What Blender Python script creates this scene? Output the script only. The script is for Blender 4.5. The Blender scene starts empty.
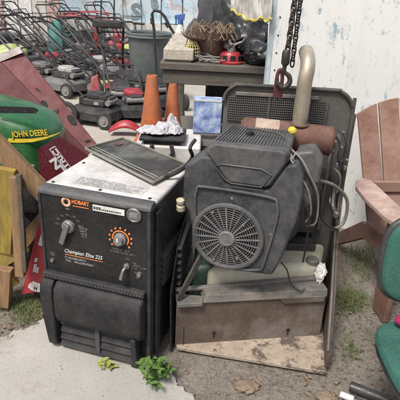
import bpy, bmesh, math, random
from mathutils import Vector, Matrix, noise, Euler
PI = math.pi
rnd = random.Random(7)
S = bpy.context.scene
COL = S.collection

# ------------------------------------------------------------------ camera
FOC, PITCH, ROLL, CAMH = 490.0, 0.42, 0.05, 1.5
cp, sp, cr, sr = math.cos(PITCH), math.sin(PITCH), math.cos(ROLL), math.sin(ROLL)
def ray(u, v):
    U = (u-200)/FOC; V = (200-v)/FOC
    a = U*cr - V*sr; b = U*sr + V*cr
    return Vector((a, cp + b*sp, -sp + b*cp))
CAM = Vector((0, 0, CAMH))
def at(u, v, y):                       # photo point at a chosen distance
    r = ray(u, v); return CAM + r*(y/r.y)
def lv(u, v, z=0.0):                   # photo point at a chosen height
    r = ray(u, v); return CAM + r*((z-CAMH)/r.z)
def onp(u, v, o, n):                   # photo point on a plane
    r = ray(u, v); return CAM + r*((Vector(o)-CAM).dot(n)/r.dot(n))
cd = bpy.data.cameras.new('camera'); cam = bpy.data.objects.new('camera', cd); COL.objects.link(cam)
cd.sensor_width = 36; cd.lens = FOC/400*36; cd.clip_end = 400; cd.clip_start = 0.05
right = Vector((cr, sr*sp, sr*cp)); up = Vector((-sr, cr*sp, cr*cp)); fwd = Vector((0, cp, -sp))
cam.matrix_world = Matrix(((right.x, up.x, -fwd.x, 0), (right.y, up.y, -fwd.y, 0), (right.z, up.z, -fwd.z, CAMH), (0, 0, 0, 1)))
S.camera = cam

# ------------------------------------------------------------------ materials
MATS = {}
def mat(name, col, rough=0.6, metal=0.0, dirt=None, amt=0.5, scale=6.0, bump=0.0, bscale=60.0, var=0.12, spec=0.5, thresh=0.5, coat=0.0, stretch=None, speck=0.4, edge=0.0, soft=0.14):
    if name in MATS: return MATS[name]
    m = bpy.data.materials.new(name); m.use_nodes = True
    nt = m.node_tree; N = nt.nodes; L = nt.links; b = N['Principled BSDF']
    tc = N.new('ShaderNodeTexCoord')
    vec = tc.outputs['Object']
    if stretch:
        mp = N.new('ShaderNodeMapping'); mp.inputs['Scale'].default_value = stretch
        L.new(vec, mp.inputs['Vector']); vec = mp.outputs['Vector']
    def noi(sc, det=8, rg=0.6):
        n = N.new('ShaderNodeTexNoise'); n.inputs['Scale'].default_value = sc; n.inputs['Detail'].default_value = det
        n.inputs['Roughness'].default_value = rg; L.new(vec, n.inputs['Vector']); return n
    def ramp(src, a, b_):
        r = N.new('ShaderNodeMapRange'); r.inputs['From Min'].default_value = a; r.inputs['From Max'].default_value = b_
        L.new(src, r.inputs['Value']); return r
    def mix(fac, a, b_):
        x = N.new('ShaderNodeMix'); x.data_type = 'RGBA'
        if hasattr(fac, 'links'): L.new(fac, x.inputs['Factor'])
        else: x.inputs['Factor'].default_value = fac
        for val, k in ((a, 'A'), (b_, 'B')):
            s = [i for i in x.inputs if i.name == k and i.type == 'RGBA'][0]
            if hasattr(val, 'links'): L.new(val, s)
            else: s.default_value = (*val, 1)
        return [o for o in x.outputs if o.type == 'RGBA'][0]
    c = col
    n1 = noi(scale*2.3)
    lo = tuple(max(0, x*(1-var*2)) for x in col); hi = tuple(min(1, x*(1+var*2)) for x in col)
    r1 = ramp(n1.outputs['Fac'], 0.3, 0.7)
    cur = mix(r1.outputs['Result'], lo, hi)
    if dirt:
        n2 = noi(scale, 10, 0.7); r2 = ramp(n2.outputs['Fac'], thresh-soft*0.86, thresh+soft*1.14)
        mu = N.new('ShaderNodeMath'); mu.operation = 'MULTIPLY'; mu.inputs[1].default_value = amt; mu.use_clamp = True
        L.new(r2.outputs['Result'], mu.inputs[0]); cur = mix(mu.outputs[0], cur, dirt)
    if speck:
        n6 = noi(scale*9+25, 9, 0.8); r6 = ramp(n6.outputs['Fac'], 0.50, 0.72); r6.inputs['To Max'].default_value = speck
        cur = mix(r6.outputs['Result'], cur, tuple(min(1, x*0.55+y*0.5) for x, y in zip(col, (0.33, 0.325, 0.31))))
        n7 = noi(scale*5+11, 9, 0.75); r7 = ramp(n7.outputs['Fac'], 0.53, 0.66); r7.inputs['To Max'].default_value = speck*0.9
        cur = mix(r7.outputs['Result'], cur, tuple(x*0.45 for x in col))
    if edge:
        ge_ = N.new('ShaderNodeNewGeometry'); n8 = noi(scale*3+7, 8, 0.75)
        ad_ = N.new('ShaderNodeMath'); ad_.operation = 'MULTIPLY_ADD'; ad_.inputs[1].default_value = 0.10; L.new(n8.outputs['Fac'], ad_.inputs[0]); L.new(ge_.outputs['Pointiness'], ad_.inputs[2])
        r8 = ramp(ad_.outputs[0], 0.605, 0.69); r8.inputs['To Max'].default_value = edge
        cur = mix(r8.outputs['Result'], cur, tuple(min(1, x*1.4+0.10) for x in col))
    L.new(cur, b.inputs['Base Color'])
    n3 = noi(scale*4); r3 = ramp(n3.outputs['Fac'], 0.3, 0.7); r3.inputs['To Min'].default_value = max(0.05, rough-0.12); r3.inputs['To Max'].default_value = min(1, rough+0.14)
    L.new(r3.outputs['Result'], b.inputs['Roughness'])
    b.inputs['Metallic'].default_value = metal; b.inputs['Specular IOR Level'].default_value = spec
    if coat: b.inputs['Coat Weight'].default_value = coat
    if bump:
        n4 = noi(bscale, 6); bp = N.new('ShaderNodeBump'); bp.inputs['Strength'].default_value = bump; bp.inputs['Distance'].default_value = 0.004
        L.new(n4.outputs['Fac'], bp.inputs['Height']); L.new(bp.outputs['Normal'], b.inputs['Normal'])
    MATS[name] = m; return m

DUST = (0.30, 0.27, 0.23)
blk = mat('black_paint', (0.015, 0.0155, 0.017), 0.42, dirt=(0.07, 0.067, 0.063), amt=0.45, scale=7, thresh=0.55, bump=0.05, edge=0.5, spec=0.22)
blkpanel = mat('panel_black', (0.014, 0.0145, 0.015), 0.5, dirt=(0.045, 0.044, 0.042), amt=0.5, scale=5, thresh=0.5, bump=0.04, speck=0.15, spec=0.22)
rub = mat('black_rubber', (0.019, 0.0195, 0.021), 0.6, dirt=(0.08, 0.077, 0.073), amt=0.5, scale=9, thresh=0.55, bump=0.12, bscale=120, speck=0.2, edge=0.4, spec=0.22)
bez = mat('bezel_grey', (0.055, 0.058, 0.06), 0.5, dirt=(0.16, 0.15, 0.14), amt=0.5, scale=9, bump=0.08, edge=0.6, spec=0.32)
cream = mat('cream_lid', (0.60, 0.59, 0.57), 0.45, dirt=(0.30, 0.27, 0.23), amt=0.6, scale=5, thresh=0.56, bump=0.05)
sticker = mat('faded_sticker', (0.50, 0.50, 0.49), 0.6, dirt=(0.33, 0.31, 0.28), amt=0.7, scale=12)
white = mat('white_plastic', (0.66, 0.66, 0.64), 0.5, dirt=(0.4, 0.38, 0.34), amt=0.4, scale=9, thresh=0.6)
ink = mat('dark_ink', (0.03, 0.03, 0.03), 0.6)
inkw = mat('white_ink', (0.60, 0.60, 0.58), 0.6)
inkg = mat('grey_ink', (0.24, 0.24, 0.235), 0.6)
inko = mat('orange_ink', (0.75, 0.22, 0.06), 0.6)
inky = mat('yellow_ink', (0.72, 0.56, 0.06), 0.5)
silver = mat('dull_silver', (0.27, 0.27, 0.265), 0.4, 0.6, dirt=(0.2, 0.18, 0.16), amt=0.5, scale=14)
knobm = mat('knob_grey', (0.16, 0.16, 0.16), 0.45, dirt=(0.3, 0.28, 0.26), amt=0.5, scale=20)
steel = mat('worn_steel', (0.27, 0.255, 0.205), 0.33, 0.6, dirt=(0.07, 0.062, 0.05), amt=0.95, scale=4, thresh=0.47, bump=0.1, soft=0.07)
steelrim = mat('worn_steel_rim', (0.36, 0.35, 0.31), 0.4, 0.4, dirt=(0.2, 0.17, 0.13), amt=0.6, scale=9, edge=0.6)
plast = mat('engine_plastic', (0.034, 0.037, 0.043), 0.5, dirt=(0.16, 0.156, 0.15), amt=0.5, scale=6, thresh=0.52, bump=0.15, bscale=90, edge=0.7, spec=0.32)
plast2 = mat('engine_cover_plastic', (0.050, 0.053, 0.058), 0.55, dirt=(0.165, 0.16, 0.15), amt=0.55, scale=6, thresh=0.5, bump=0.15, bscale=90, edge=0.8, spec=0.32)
guard = mat('guard_grey', (0.105, 0.11, 0.115), 0.5, dirt=(0.27, 0.265, 0.255), amt=0.5, scale=14)
dark = mat('dark_inside', (0.01, 0.01, 0.01), 0.8)
alum = mat('cast_aluminium', (0.20, 0.205, 0.21), 0.5, 0.3, dirt=(0.10, 0.09, 0.08), amt=0.7, scale=11, bump=0.2)
rust = mat('rust_paint', (0.115, 0.052, 0.036), 0.75, dirt=(0.18, 0.105, 0.075), amt=0.6, scale=8, thresh=0.52, bump=0.2, soft=0.08)
beigehot = mat('heat_burnt_beige', (0.40, 0.335, 0.27), 0.7, dirt=(0.3, 0.2, 0.15), amt=0.6, scale=14)
galv = mat('galvanised', (0.42, 0.385, 0.315), 0.45, 0.45, dirt=(0.26, 0.19, 0.11), amt=0.85, scale=7, thresh=0.5, stretch=(1, 1, 0.3), bump=0.08, soft=0.10)
tankm = mat('tank_plastic', (0.60, 0.585, 0.46), 0.45, dirt=(0.40, 0.36, 0.25), amt=0.5, scale=5, bump=0.08, bscale=30)
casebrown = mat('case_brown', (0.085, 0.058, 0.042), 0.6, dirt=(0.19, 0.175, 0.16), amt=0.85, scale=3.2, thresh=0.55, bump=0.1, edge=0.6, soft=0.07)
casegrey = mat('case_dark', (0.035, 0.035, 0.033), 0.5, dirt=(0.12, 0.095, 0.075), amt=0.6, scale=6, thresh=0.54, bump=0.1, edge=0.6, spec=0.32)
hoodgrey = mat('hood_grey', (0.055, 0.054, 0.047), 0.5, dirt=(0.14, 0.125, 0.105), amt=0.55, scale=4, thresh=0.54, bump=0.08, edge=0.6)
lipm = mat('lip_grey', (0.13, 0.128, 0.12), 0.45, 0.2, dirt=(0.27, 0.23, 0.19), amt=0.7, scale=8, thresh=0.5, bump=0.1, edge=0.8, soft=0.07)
beigewood = mat('worn_beige', (0.345, 0.285, 0.22), 0.7, dirt=(0.07, 0.05, 0.04), amt=0.95, scale=8, thresh=0.553, bump=0.3, speck=0.8, soft=0.03)
cable = mat('cable_black', (0.025, 0.025, 0.025), 0.5)
cableg = mat('cable_grey', (0.15, 0.145, 0.135), 0.5, dirt=(0.3, 0.27, 0.23), amt=0.5, scale=20)
chainm = mat('chain_steel', (0.06, 0.058, 0.055), 0.45, 0.6, dirt=(0.12, 0.08, 0.06), amt=0.6, scale=20)
dred = mat('dark_red_iron', (0.085, 0.018, 0.026), 0.5, dirt=(0.07, 0.04, 0.04), amt=0.6, scale=15)
maroon = mat('maroon_sheet', (0.078, 0.008, 0.012), 0.5, dirt=(0.12, 0.04, 0.042), amt=0.4, speck=0.2, scale=3.5, thresh=0.5, bump=0.05, edge=0.5, spec=0.2)
maroonl = mat('maroon_band', (0.105, 0.018, 0.021), 0.5, dirt=(0.16, 0.068, 0.064), amt=0.45, speck=0.2, scale=4, thresh=0.5, bump=0.05, edge=0.5, spec=0.2)
maroon2 = mat('maroon_plate', (0.105, 0.010, 0.018), 0.42, dirt=(0.09, 0.02, 0.025), amt=0.5, scale=7, spec=0.2)
jgreen = mat('tractor_green', (0.018, 0.115, 0.030), 0.32, dirt=(0.08, 0.20, 0.09), amt=0.5, scale=4, thresh=0.55, coat=0.25, edge=0.3)
jyel = mat('tractor_yellow', (0.70, 0.52, 0.03), 0.4, dirt=(0.45, 0.36, 0.1), amt=0.4, scale=8)
wood = mat('weathered_wood', (0.29, 0.175, 0.085), 0.75, dirt=(0.11, 0.068, 0.04), amt=0.7, scale=6, thresh=0.52, stretch=(6, 6, 0.8), bump=0.3)
woody = mat('yellow_painted_wood', (0.36, 0.27, 0.035), 0.7, dirt=(0.15, 0.105, 0.055), amt=0.85, scale=8, thresh=0.50, stretch=(3, 3, 0.8), bump=0.2)
bark = mat('dark_bark', (0.075, 0.06, 0.045), 0.9, dirt=(0.16, 0.13, 0.10), amt=0.6, scale=18, bump=0.8)
greywood = mat('grey_weathered_wood', (0.50, 0.46, 0.39), 0.8, dirt=(0.26, 0.225, 0.18), amt=0.7, scale=5, thresh=0.52, stretch=(5, 0.7, 5), bump=0.3)
benchm = mat('bench_timber', (0.085, 0.076, 0.064), 0.75, dirt=(0.17, 0.15, 0.125), amt=0.7, scale=5, thresh=0.5, stretch=(0.8, 4, 4), bump=0.3, edge=0.5, spec=0.2)
redplast = mat('red_plastic', (0.36, 0.016, 0.028), 0.4, dirt=(0.3, 0.08, 0.08), amt=0.4, scale=8)
orange = mat('cone_orange', (0.43, 0.115, 0.035), 0.55, dirt=(0.26, 0.13, 0.08), amt=0.6, scale=9, thresh=0.52, edge=0.4)
ragm = mat('dirty_white_cloth', (0.50, 0.50, 0.53), 0.85, dirt=(0.3, 0.3, 0.33), amt=0.6, scale=10)
bagm = mat('black_plastic_bag', (0.022, 0.024, 0.027), 0.38, bump=0.2, bscale=25)
bagg = mat('dark_grey_fabric', (0.07, 0.075, 0.085), 0.8, bump=0.2)
brown = mat('dried_brown', (0.10, 0.055, 0.045), 0.7, dirt=(0.2, 0.13, 0.1), amt=0.6, scale=12, bump=0.4, bscale=40)
straw = mat('pale_straw', (0.30, 0.23, 0.15), 0.8, dirt=(0.12, 0.08, 0.06), amt=0.8, scale=14)
netm = mat('yellow_net', (0.52, 0.46, 0.2), 0.8)
pinkpl = mat('faded_pink_brown_plastic', (0.185, 0.098, 0.072), 0.65, dirt=(0.31, 0.215, 0.17), amt=0.75, scale=4, thresh=0.52, bump=0.06, edge=0.7, spec=0.2)
pinkworn = mat('sun_bleached_pink', (0.43, 0.335, 0.29), 0.75, dirt=(0.24, 0.145, 0.115), amt=0.7, scale=7, thresh=0.5, bump=0.1, spec=0.2)
greenfab = mat('green_upholstery', (0.016, 0.095, 0.070), 0.8, dirt=(0.05, 0.13, 0.11), amt=0.4, scale=8, bump=0.15, bscale=300)
blackpl = mat('black_moulded_plastic', (0.025, 0.025, 0.027), 0.45, dirt=(0.1, 0.1, 0.1), amt=0.3, scale=9)
pink = mat('magenta_cloth', (0.30, 0.012, 0.085), 0.8)
bingrey = mat('bin_grey_green', (0.085, 0.105, 0.105), 0.55, dirt=(0.16, 0.175, 0.17), amt=0.5, scale=5)
wheelm = mat('wheel_rubber', (0.022, 0.022, 0.023), 0.75, dirt=(0.10, 0.092, 0.085), amt=0.5, scale=14, spec=0.32)
hubm = mat('wheel_hub', (0.20, 0.20, 0.19), 0.55, dirt=(0.26, 0.24, 0.22), amt=0.5, scale=14)
tubem = mat('handle_tube', (0.024, 0.025, 0.028), 0.4, dirt=(0.12, 0.11, 0.1), amt=0.4, scale=14, spec=0.32)
mred = mat('mower_red', (0.34, 0.022, 0.035), 0.42, dirt=(0.22, 0.1, 0.1), amt=0.5, scale=8)
mgrey = mat('mower_grey', (0.12, 0.124, 0.125), 0.5, dirt=(0.22, 0.21, 0.20), amt=0.5, scale=8)
mblack = mat('mower_black', (0.020, 0.021, 0.023), 0.5, dirt=(0.10, 0.094, 0.088), amt=0.5, scale=8, edge=0.5, spec=0.32)
mgreen = mat('mower_green', (0.03, 0.14, 0.07), 0.5, dirt=(0.12, 0.18, 0.12), amt=0.4, scale=8)
lime = mat('lime_plastic', (0.36, 0.42, 0.12), 0.5, dirt=(0.55, 0.58, 0.42), amt=0.5, scale=8)
pale = mat('pale_grey_plastic', (0.36, 0.365, 0.355), 0.5, dirt=(0.3, 0.29, 0.27), amt=0.5, scale=8)
teal = mat('teal_tarp', (0.05, 0.20, 0.17), 0.7, dirt=(0.1, 0.25, 0.22), amt=0.5, scale=5)
bluem = mat('spray_blue', (0.04, 0.11, 0.33), 0.45)
leafm = mat('weed_leaf', (0.07, 0.15, 0.03), 0.55, dirt=(0.13, 0.22, 0.05), amt=0.6, scale=30, spec=0.3)
leafy = mat('young_weed_leaf', (0.26, 0.32, 0.06), 0.55, dirt=(0.35, 0.36, 0.1), amt=0.5, scale=30, spec=0.3)
grassm = mat('grass_blade', (0.09, 0.13, 0.04), 0.7, dirt=(0.20, 0.18, 0.09), amt=0.7, scale=9, spec=0.3)
dryleaf = mat('dry_leaf', (0.17, 0.115, 0.07), 0.8, dirt=(0.25, 0.19, 0.12), amt=0.6, scale=20)
pebm = mat('pebble', (0.15, 0.13, 0.11), 0.9, dirt=(0.28, 0.255, 0.22), amt=0.7, scale=9)
rockm = mat('tan_stone', (0.17, 0.125, 0.085), 0.85, dirt=(0.28, 0.22, 0.16), amt=0.6, scale=14, bump=0.5, bscale=40)

def new_nodes(name):
    m = bpy.data.materials.new(name); m.use_nodes = True
    nt = m.node_tree; return m, nt.nodes, nt.links, nt.nodes['Principled BSDF']
def nnoise(N, L, vec, sc, det=8, rg=0.6):
    n = N.new('ShaderNodeTexNoise'); n.inputs['Scale'].default_value = sc; n.inputs['Detail'].default_value = det; n.inputs['Roughness'].default_value = rg
    L.new(vec, n.inputs['Vector']); return n.outputs['Fac']
def nramp(N, L, src, stops):
    r = N.new('ShaderNodeValToRGB'); e = r.color_ramp.elements
    while len(e) < len(stops): e.new(0.5)
    for el, (p, c) in zip(e, stops): el.position = p; el.color = (*c, 1) if len(c) == 3 else c
    L.new(src, r.inputs['Fac']); return r.outputs['Color']
def nmix(N, L, fac, a, b):
    x = N.new('ShaderNodeMix'); x.data_type = 'RGBA'
    fi = x.inputs[0]; A = [i for i in x.inputs if i.name == 'A' and i.type == 'RGBA'][0]; B = [i for i in x.inputs if i.name == 'B' and i.type == 'RGBA'][0]
    for s, v in ((fi, fac), (A, a), (B, b)):
        if hasattr(v, 'links'): L.new(v, s)
        elif isinstance(v, (int, float)): s.default_value = v
        else: s.default_value = (*v, 1)
    return [o for o in x.outputs if o.type == 'RGBA'][0]
def ncoord(N, L, scale=(1, 1, 1), loc=(0, 0, 0)):
    tc = N.new('ShaderNodeTexCoord'); mp = N.new('ShaderNodeMapping'); mp.inputs['Scale'].default_value = scale; mp.inputs['Location'].default_value = loc
    L.new(tc.outputs['Object'], mp.inputs['Vector']); return mp.outputs['Vector']
def nbump(N, L, b, h, strength, dist):
    bp = N.new('ShaderNodeBump'); bp.inputs['Strength'].default_value = strength; bp.inputs['Distance'].default_value = dist
    L.new(h, bp.inputs['Height']); L.new(bp.outputs['Normal'], b.inputs['Normal'])
W3 = lambda g: (g, g, g)

def dirt_material():
    m, N, L, b = new_nodes('dirt'); v = ncoord(N, L)
    c = nramp(N, L, nnoise(N, L, v, 3.0, 10, 0.7), [(0.3, (0.135, 0.115, 0.092)), (0.5, (0.215, 0.19, 0.158)), (0.7, (0.31, 0.28, 0.24))])
    g = nnoise(N, L, v, 70, 6, 0.75)
    c2 = nmix(N, L, nramp(N, L, g, [(0.45, W3(0)), (0.68, W3(1))]), c, (0.36, 0.33, 0.285))
    c3 = nmix(N, L, nramp(N, L, nnoise(N, L, v, 45, 6, 0.7), [(0.56, W3(0)), (0.66, W3(0.8))]), c2, (0.065, 0.052, 0.04))
    L.new(c3, b.inputs['Base Color']); b.inputs['Roughness'].default_value = 0.95; b.inputs['Specular IOR Level'].default_value = 0.2
    nbump(N, L, b, g, 0.9, 0.012); return m
def concrete_material(name, a, bb, stain):
    m, N, L, b = new_nodes(name); v = ncoord(N, L)
    c = nramp(N, L, nnoise(N, L, v, 2.2, 10, 0.65), [(0.3, a), (0.7, bb)])
    f = nnoise(N, L, v, 90, 8, 0.8)
    c = nmix(N, L, nramp(N, L, f, [(0.35, W3(0.45)), (0.5, W3(0))]), c, tuple(x*0.55 for x in a))
    c = nmix(N, L, nramp(N, L, nnoise(N, L, v, 5, 10, 0.7), [(0.55, W3(0)), (0.72, W3(0.65))]), c, stain)
    L.new(c, b.inputs['Base Color']); b.inputs['Roughness'].default_value = 0.9; b.inputs['Specular IOR Level'].default_value = 0.25
    nbump(N, L, b, nnoise(N, L, v, 60, 8, 0.75), 0.6, 0.006); return m
def wall_material():
    m, N, L, b = new_nodes('peeling_white_paint'); v = ncoord(N, L)
    c = nramp(N, L, nnoise(N, L, v, 1.6, 9, 0.6), [(0.3, (0.70, 0.72, 0.70)), (0.7, (0.80, 0.81, 0.79))])
    vs = ncoord(N, L, (1.0, 1.0, 0.45))
    zone = nramp(N, L, nnoise(N, L, v, 1.5, 4, 0.5), [(0.40, W3(0)), (0.52, W3(1))])
    fl = nramp(N, L, nnoise(N, L, vs, 15, 10, 0.75), [(0.555, W3(0)), (0.59, W3(1))])
    mm = N.new('ShaderNodeMath'); mm.operation = 'MULTIPLY'; L.new(zone, mm.inputs[0]); L.new(fl, mm.inputs[1])
    bluec = nramp(N, L, nnoise(N, L, v, 22, 4), [(0.35, (0.17, 0.30, 0.42)), (0.6, (0.42, 0.58, 0.63))])
    c = nmix(N, L, mm.outputs[0], c, bluec)
    vd = ncoord(N, L, (1, 1, 2.2), (3.1, 0, 1.7))
    sc = nramp(N, L, nnoise(N, L, vd, 26, 9, 0.75), [(0.60, W3(0)), (0.64, W3(0.6))])
    c = nmix(N, L, sc, c, (0.36, 0.35, 0.31))
    big = nramp(N, L, nnoise(N, L, ncoord(N, L, (2.4, 1, 0.5), (7, 0, 0)), 2.5, 8, 0.65), [(0.52, W3(0)), (0.74, W3(0.4))])
    c = nmix(N, L, big, c, (0.56, 0.55, 0.48))
    L.new(c, b.inputs['Base Color']); b.inputs['Roughness'].default_value = 0.65
    nbump(N, L, b, fl, 0.35, 0.003); return m
def mural_material():
    m, N, L, b = new_nodes('faded_mural'); v = ncoord(N, L, (1, 1, 1.3))
    c = nramp(N, L, nnoise(N, L, v, 0.9, 7, 0.65), [(0.32, (0.24, 0.44, 0.60)), (0.46, (0.44, 0.60, 0.70)), (0.56, (0.55, 0.60, 0.62)), (0.68, (0.28, 0.44, 0.55))])
    c = nmix(N, L, nramp(N, L, nnoise(N, L, v, 3.1, 8, 0.7), [(0.54, W3(0)), (0.6, W3(0.75))]), c, (0.30, 0.38, 0.44))
    c = nmix(N, L, nramp(N, L, nnoise(N, L, ncoord(N, L, (1, 1, 1), (5, 2, 9)), 1.7, 8, 0.7), [(0.57, W3(0)), (0.64, W3(0.8))]), c, (0.46, 0.37, 0.34))
    c = nmix(N, L, nramp(N, L, nnoise(N, L, ncoord(N, L, (1, 1, 1), (1, 8, 3)), 2.4, 8, 0.7), [(0.57, W3(0)), (0.63, W3(0.9))]), c, (0.66, 0.68, 0.68))
    L.new(c, b.inputs['Base Color']); b.inputs['Roughness'].default_value = 0.8; return m
def box_print_material():
    m, N, L, b = new_nodes('blue_print'); v = ncoord(N, L)
    c = nramp(N, L, nnoise(N, L, v, 16, 5, 0.6), [(0.36, (0.09, 0.13, 0.32)), (0.5, (0.28, 0.38, 0.60)), (0.66, (0.60, 0.66, 0.74))])
    L.new(c, b.inputs['Base Color']); b.inputs['Roughness'].default_value = 0.35; return m
dirtm = dirt_material()
concm = concrete_material('light_concrete', (0.33, 0.32, 0.295), (0.455, 0.44, 0.41), (0.27, 0.215, 0.16))
yardm = concrete_material('dusty_yard', (0.36, 0.335, 0.29), (0.47, 0.44, 0.39), (0.27, 0.235, 0.19))
wallm = wall_material(); muralm = mural_material(); printm = box_print_material()

# ------------------------------------------------------------------ mesh builder
class MB:
    def __init__(self): self.v = []; self.f = []; self.xf = Matrix.Identity(4)
    def add(self, vs, fs):
        b = len(self.v); self.v += [self.xf @ Vector(p) for p in vs]; self.f += [[b+i for i in f] for f in fs]; return self
    def box(self, x0, x1, y0, y1, z0, z1):
        return self.add([(x0,y0,z0),(x1,y0,z0),(x1,y1,z0),(x0,y1,z0),(x0,y0,z1),(x1,y0,z1),(x1,y1,z1),(x0,y1,z1)],
                        [(0,3,2,1),(4,5,6,7),(0,1,5,4),(1,2,6,5),(2,3,7,6),(3,0,4,7)])
    def hexa(self, bot, top):           # 4 + 4 corner points
        return self.add(list(bot)+list(top), [(0,3,2,1),(4,5,6,7),(0,1,5,4),(1,2,6,5),(2,3,7,6),(3,0,4,7)])
    def slab(self, quad, thick, n=None):  # a polygon given by its front corners, thickened backwards
        q = [Vector(p) for p in quad]
        nn = Vector(n).normalized() if n is not None else (q[1]-q[0]).cross(q[2]-q[0]).normalized()
        k = len(q); back = [p+nn*thick for p in q]
        return self.add(q+back, [list(range(k)), list(range(2*k-1, k-1, -1))]+[[i, (i+1) % k, k+(i+1) % k, k+i] for i in range(k)])
    def bar(self, a, b, w, h, upv=(0, 0, 1)):
        a, b = Vector(a), Vector(b); d = (b-a).normalized(); s = d.cross(Vector(upv)).normalized(); u = s.cross(d)
        c = [s*(i*w/2)+u*(j*h/2) for i, j in ((-1,-1),(1,-1),(1,1),(-1,1))]
        return self.hexa([a+x for x in c], [b+x for x in c])
    def tube(self, pts, r, seg=8, smooth=0, closed=False, cap=True):
        P = [Vector(p) for p in pts]
        if smooth and len(P) > 2:
            Q = []; n = len(P)
            for i in range(n if closed else n-1):
                p0 = P[(i-1) % n] if closed or i > 0 else P[0]*2-P[1]; p1 = P[i]; p2 = P[(i+1) % n]
                p3 = P[(i+2) % n] if closed or i+2 < n else P[-1]*2-P[-2]
                for k in range(smooth):
                    t = k/smooth; Q.append(0.5*((2*p1)+(p2-p0)*t+(2*p0-5*p1+4*p2-p3)*t*t+(3*p1-p0-3*p2+p3)*t**3))
            if not closed: Q.append(P[-1])
            P = Q
        n = len(P); rs = r if isinstance(r, (list, tuple)) else None
        vs = []; nrm = None
        for i in range(n):
            a = P[(i-1) % n] if closed or i > 0 else P[i]; b = P[(i+1) % n] if closed or i < n-1 else P[i]
            t = (b-a); t = t.normalized() if t.length > 1e-9 else Vector((0, 0, 1))
            if nrm is None:
                nrm = t.cross(Vector((0.13, 0.2, 1)) if abs(t.z) < 0.9 else Vector((1, 0.1, 0))).normalized()
            else:
                nrm = (nrm - t*nrm.dot(t)); nrm = nrm.normalized() if nrm.length > 1e-6 else t.orthogonal().normalized()
            bn = t.cross(nrm); rr = rs[min(len(rs)-1, int(i*len(rs)/n))] if rs else r
            vs += [P[i]+(nrm*math.cos(2*PI*k/seg)+bn*math.sin(2*PI*k/seg))*rr for k in range(seg)]
        fs = []
        for i in range(n if closed else n-1):
            j = (i+1) % n
            fs += [(i*seg+k, i*seg+(k+1) % seg, j*seg+(k+1) % seg, j*seg+k) for k in range(seg)]
        if not closed and cap: fs += [list(range(seg))[::-1], [(n-1)*seg+k for k in range(seg)]]
        return self.add(vs, fs)
    def cyl(self, a, b, r0, r1=None, seg=20):
        r1 = r0 if r1 is None else r1; a, b = Vector(a), Vector(b); t = (b-a).normalized(); n = t.orthogonal().normalized(); bn = t.cross(n)
        vs = [c+(n*math.cos(2*PI*k/seg)+bn*math.sin(2*PI*k/seg))*r for c, r in ((a, r0), (b, r1)) for k in range(seg)]
        return self.add(vs, [(k, (k+1) % seg, seg+(k+1) % seg, seg+k) for k in range(seg)]+[list(range(seg))[::-1], list(range(seg, 2*seg))])
    def lathe(self, prof, o=(0, 0, 0), ax=(0, 0, 1), seg=24):
        o = Vector(o); t = Vector(ax).normalized(); n = t.orthogonal().normalized(); bn = t.cross(n); vs = []; fs = []
        for r, z in prof: vs += [o+t*z+(n*math.cos(2*PI*k/seg)+bn*math.sin(2*PI*k/seg))*r for k in range(seg)]
        for i in range(len(prof)-1): fs += [(i*seg+k, i*seg+(k+1) % seg, (i+1)*seg+(k+1) % seg, (i+1)*seg+k) for k in range(seg)]
        fs += [list(range(seg))[::-1], [(len(prof)-1)*seg+k for k in range(seg)]]
        return self.add(vs, fs)
    def torus(self, c, ax, R, r, seg=32, s2=6):
        c = Vector(c); t = Vector(ax).normalized(); n = t.orthogonal().normalized(); bn = t.cross(n)
        return self.tube([c+(n*math.cos(2*PI*k/seg)+bn*math.sin(2*PI*k/seg))*R for k in range(seg)], r, s2, closed=True)
    def prism(self, poly, d):           # poly 3D points, d extrusion vector
        q = [Vector(p) for p in poly]; d = Vector(d); k = len(q)
        return self.add(q+[p+d for p in q], [list(range(k)), list(range(2*k-1, k-1, -1))]+[[i, (i+1) % k, k+(i+1) % k, k+i] for i in range(k)])
    def blob(self, c, rad, amp=0.25, freq=3.0, seed=0, nu=28, nv=16, power=1.0, flat=None):
        c = Vector(c); vs = []; fs = []; off = Vector((seed*7.3, seed*3.1, seed*1.7))
        sg = lambda x: math.copysign(abs(x)**power, x)
        for j in range(nv+1):
            th = PI*j/nv
            for i in range(nu):
                ph = 2*PI*i/nu; d = Vector((sg(math.sin(th))*sg(math.cos(ph)), sg(math.sin(th))*sg(math.sin(ph)), sg(math.cos(th))))
                k = 1+amp*(noise.noise(d*freq+off)+0.5*noise.noise(d*freq*2.3+off)+0.35*abs(noise.noise(d*freq*4+off)))
                p = Vector((d.x*rad[0]*k, d.y*rad[1]*k, d.z*rad[2]*k))
                if flat is not None: p.z = max(p.z, flat)
                vs.append(c+p)
        for j in range(nv): fs += [(j*nu+i, (j+1)*nu+i, (j+1)*nu+(i+1) % nu, j*nu+(i+1) % nu) for i in range(nu)]
        return self.add(vs, fs)
    def grid(self, fn, nu, nv):
        vs = [fn(i/nu, j/nv) for j in range(nv+1) for i in range(nu+1)]
        return self.add(vs, [(j*(nu+1)+i, j*(nu+1)+i+1, (j+1)*(nu+1)+i+1, (j+1)*(nu+1)+i) for j in range(nv) for i in range(nu)])
    def build(self, name, material, parent=None, world=False, bevel=0.0, seg=2, solid=0.0, sub=0, sharp=38, label=None):
        me = bpy.data.meshes.new(name)
        vs = self.v
        if world and parent is not None:
            M = root_matrix(parent).inverted(); vs = [M @ p for p in vs]
        me.from_pydata([tuple(p) for p in vs], [], self.f)
        bm = bmesh.new(); bm.from_mesh(me); bmesh.ops.remove_doubles(bm, verts=bm.verts, dist=1e-6); bmesh.ops.recalc_face_normals(bm, faces=bm.faces); bm.to_mesh(me); bm.free()
        me.materials.append(material); me.shade_smooth(); me.set_sharp_from_angle(angle=math.radians(sharp))
        o = bpy.data.objects.new(name, me); COL.objects.link(o)
        if parent is not None: o.parent = parent
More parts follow.
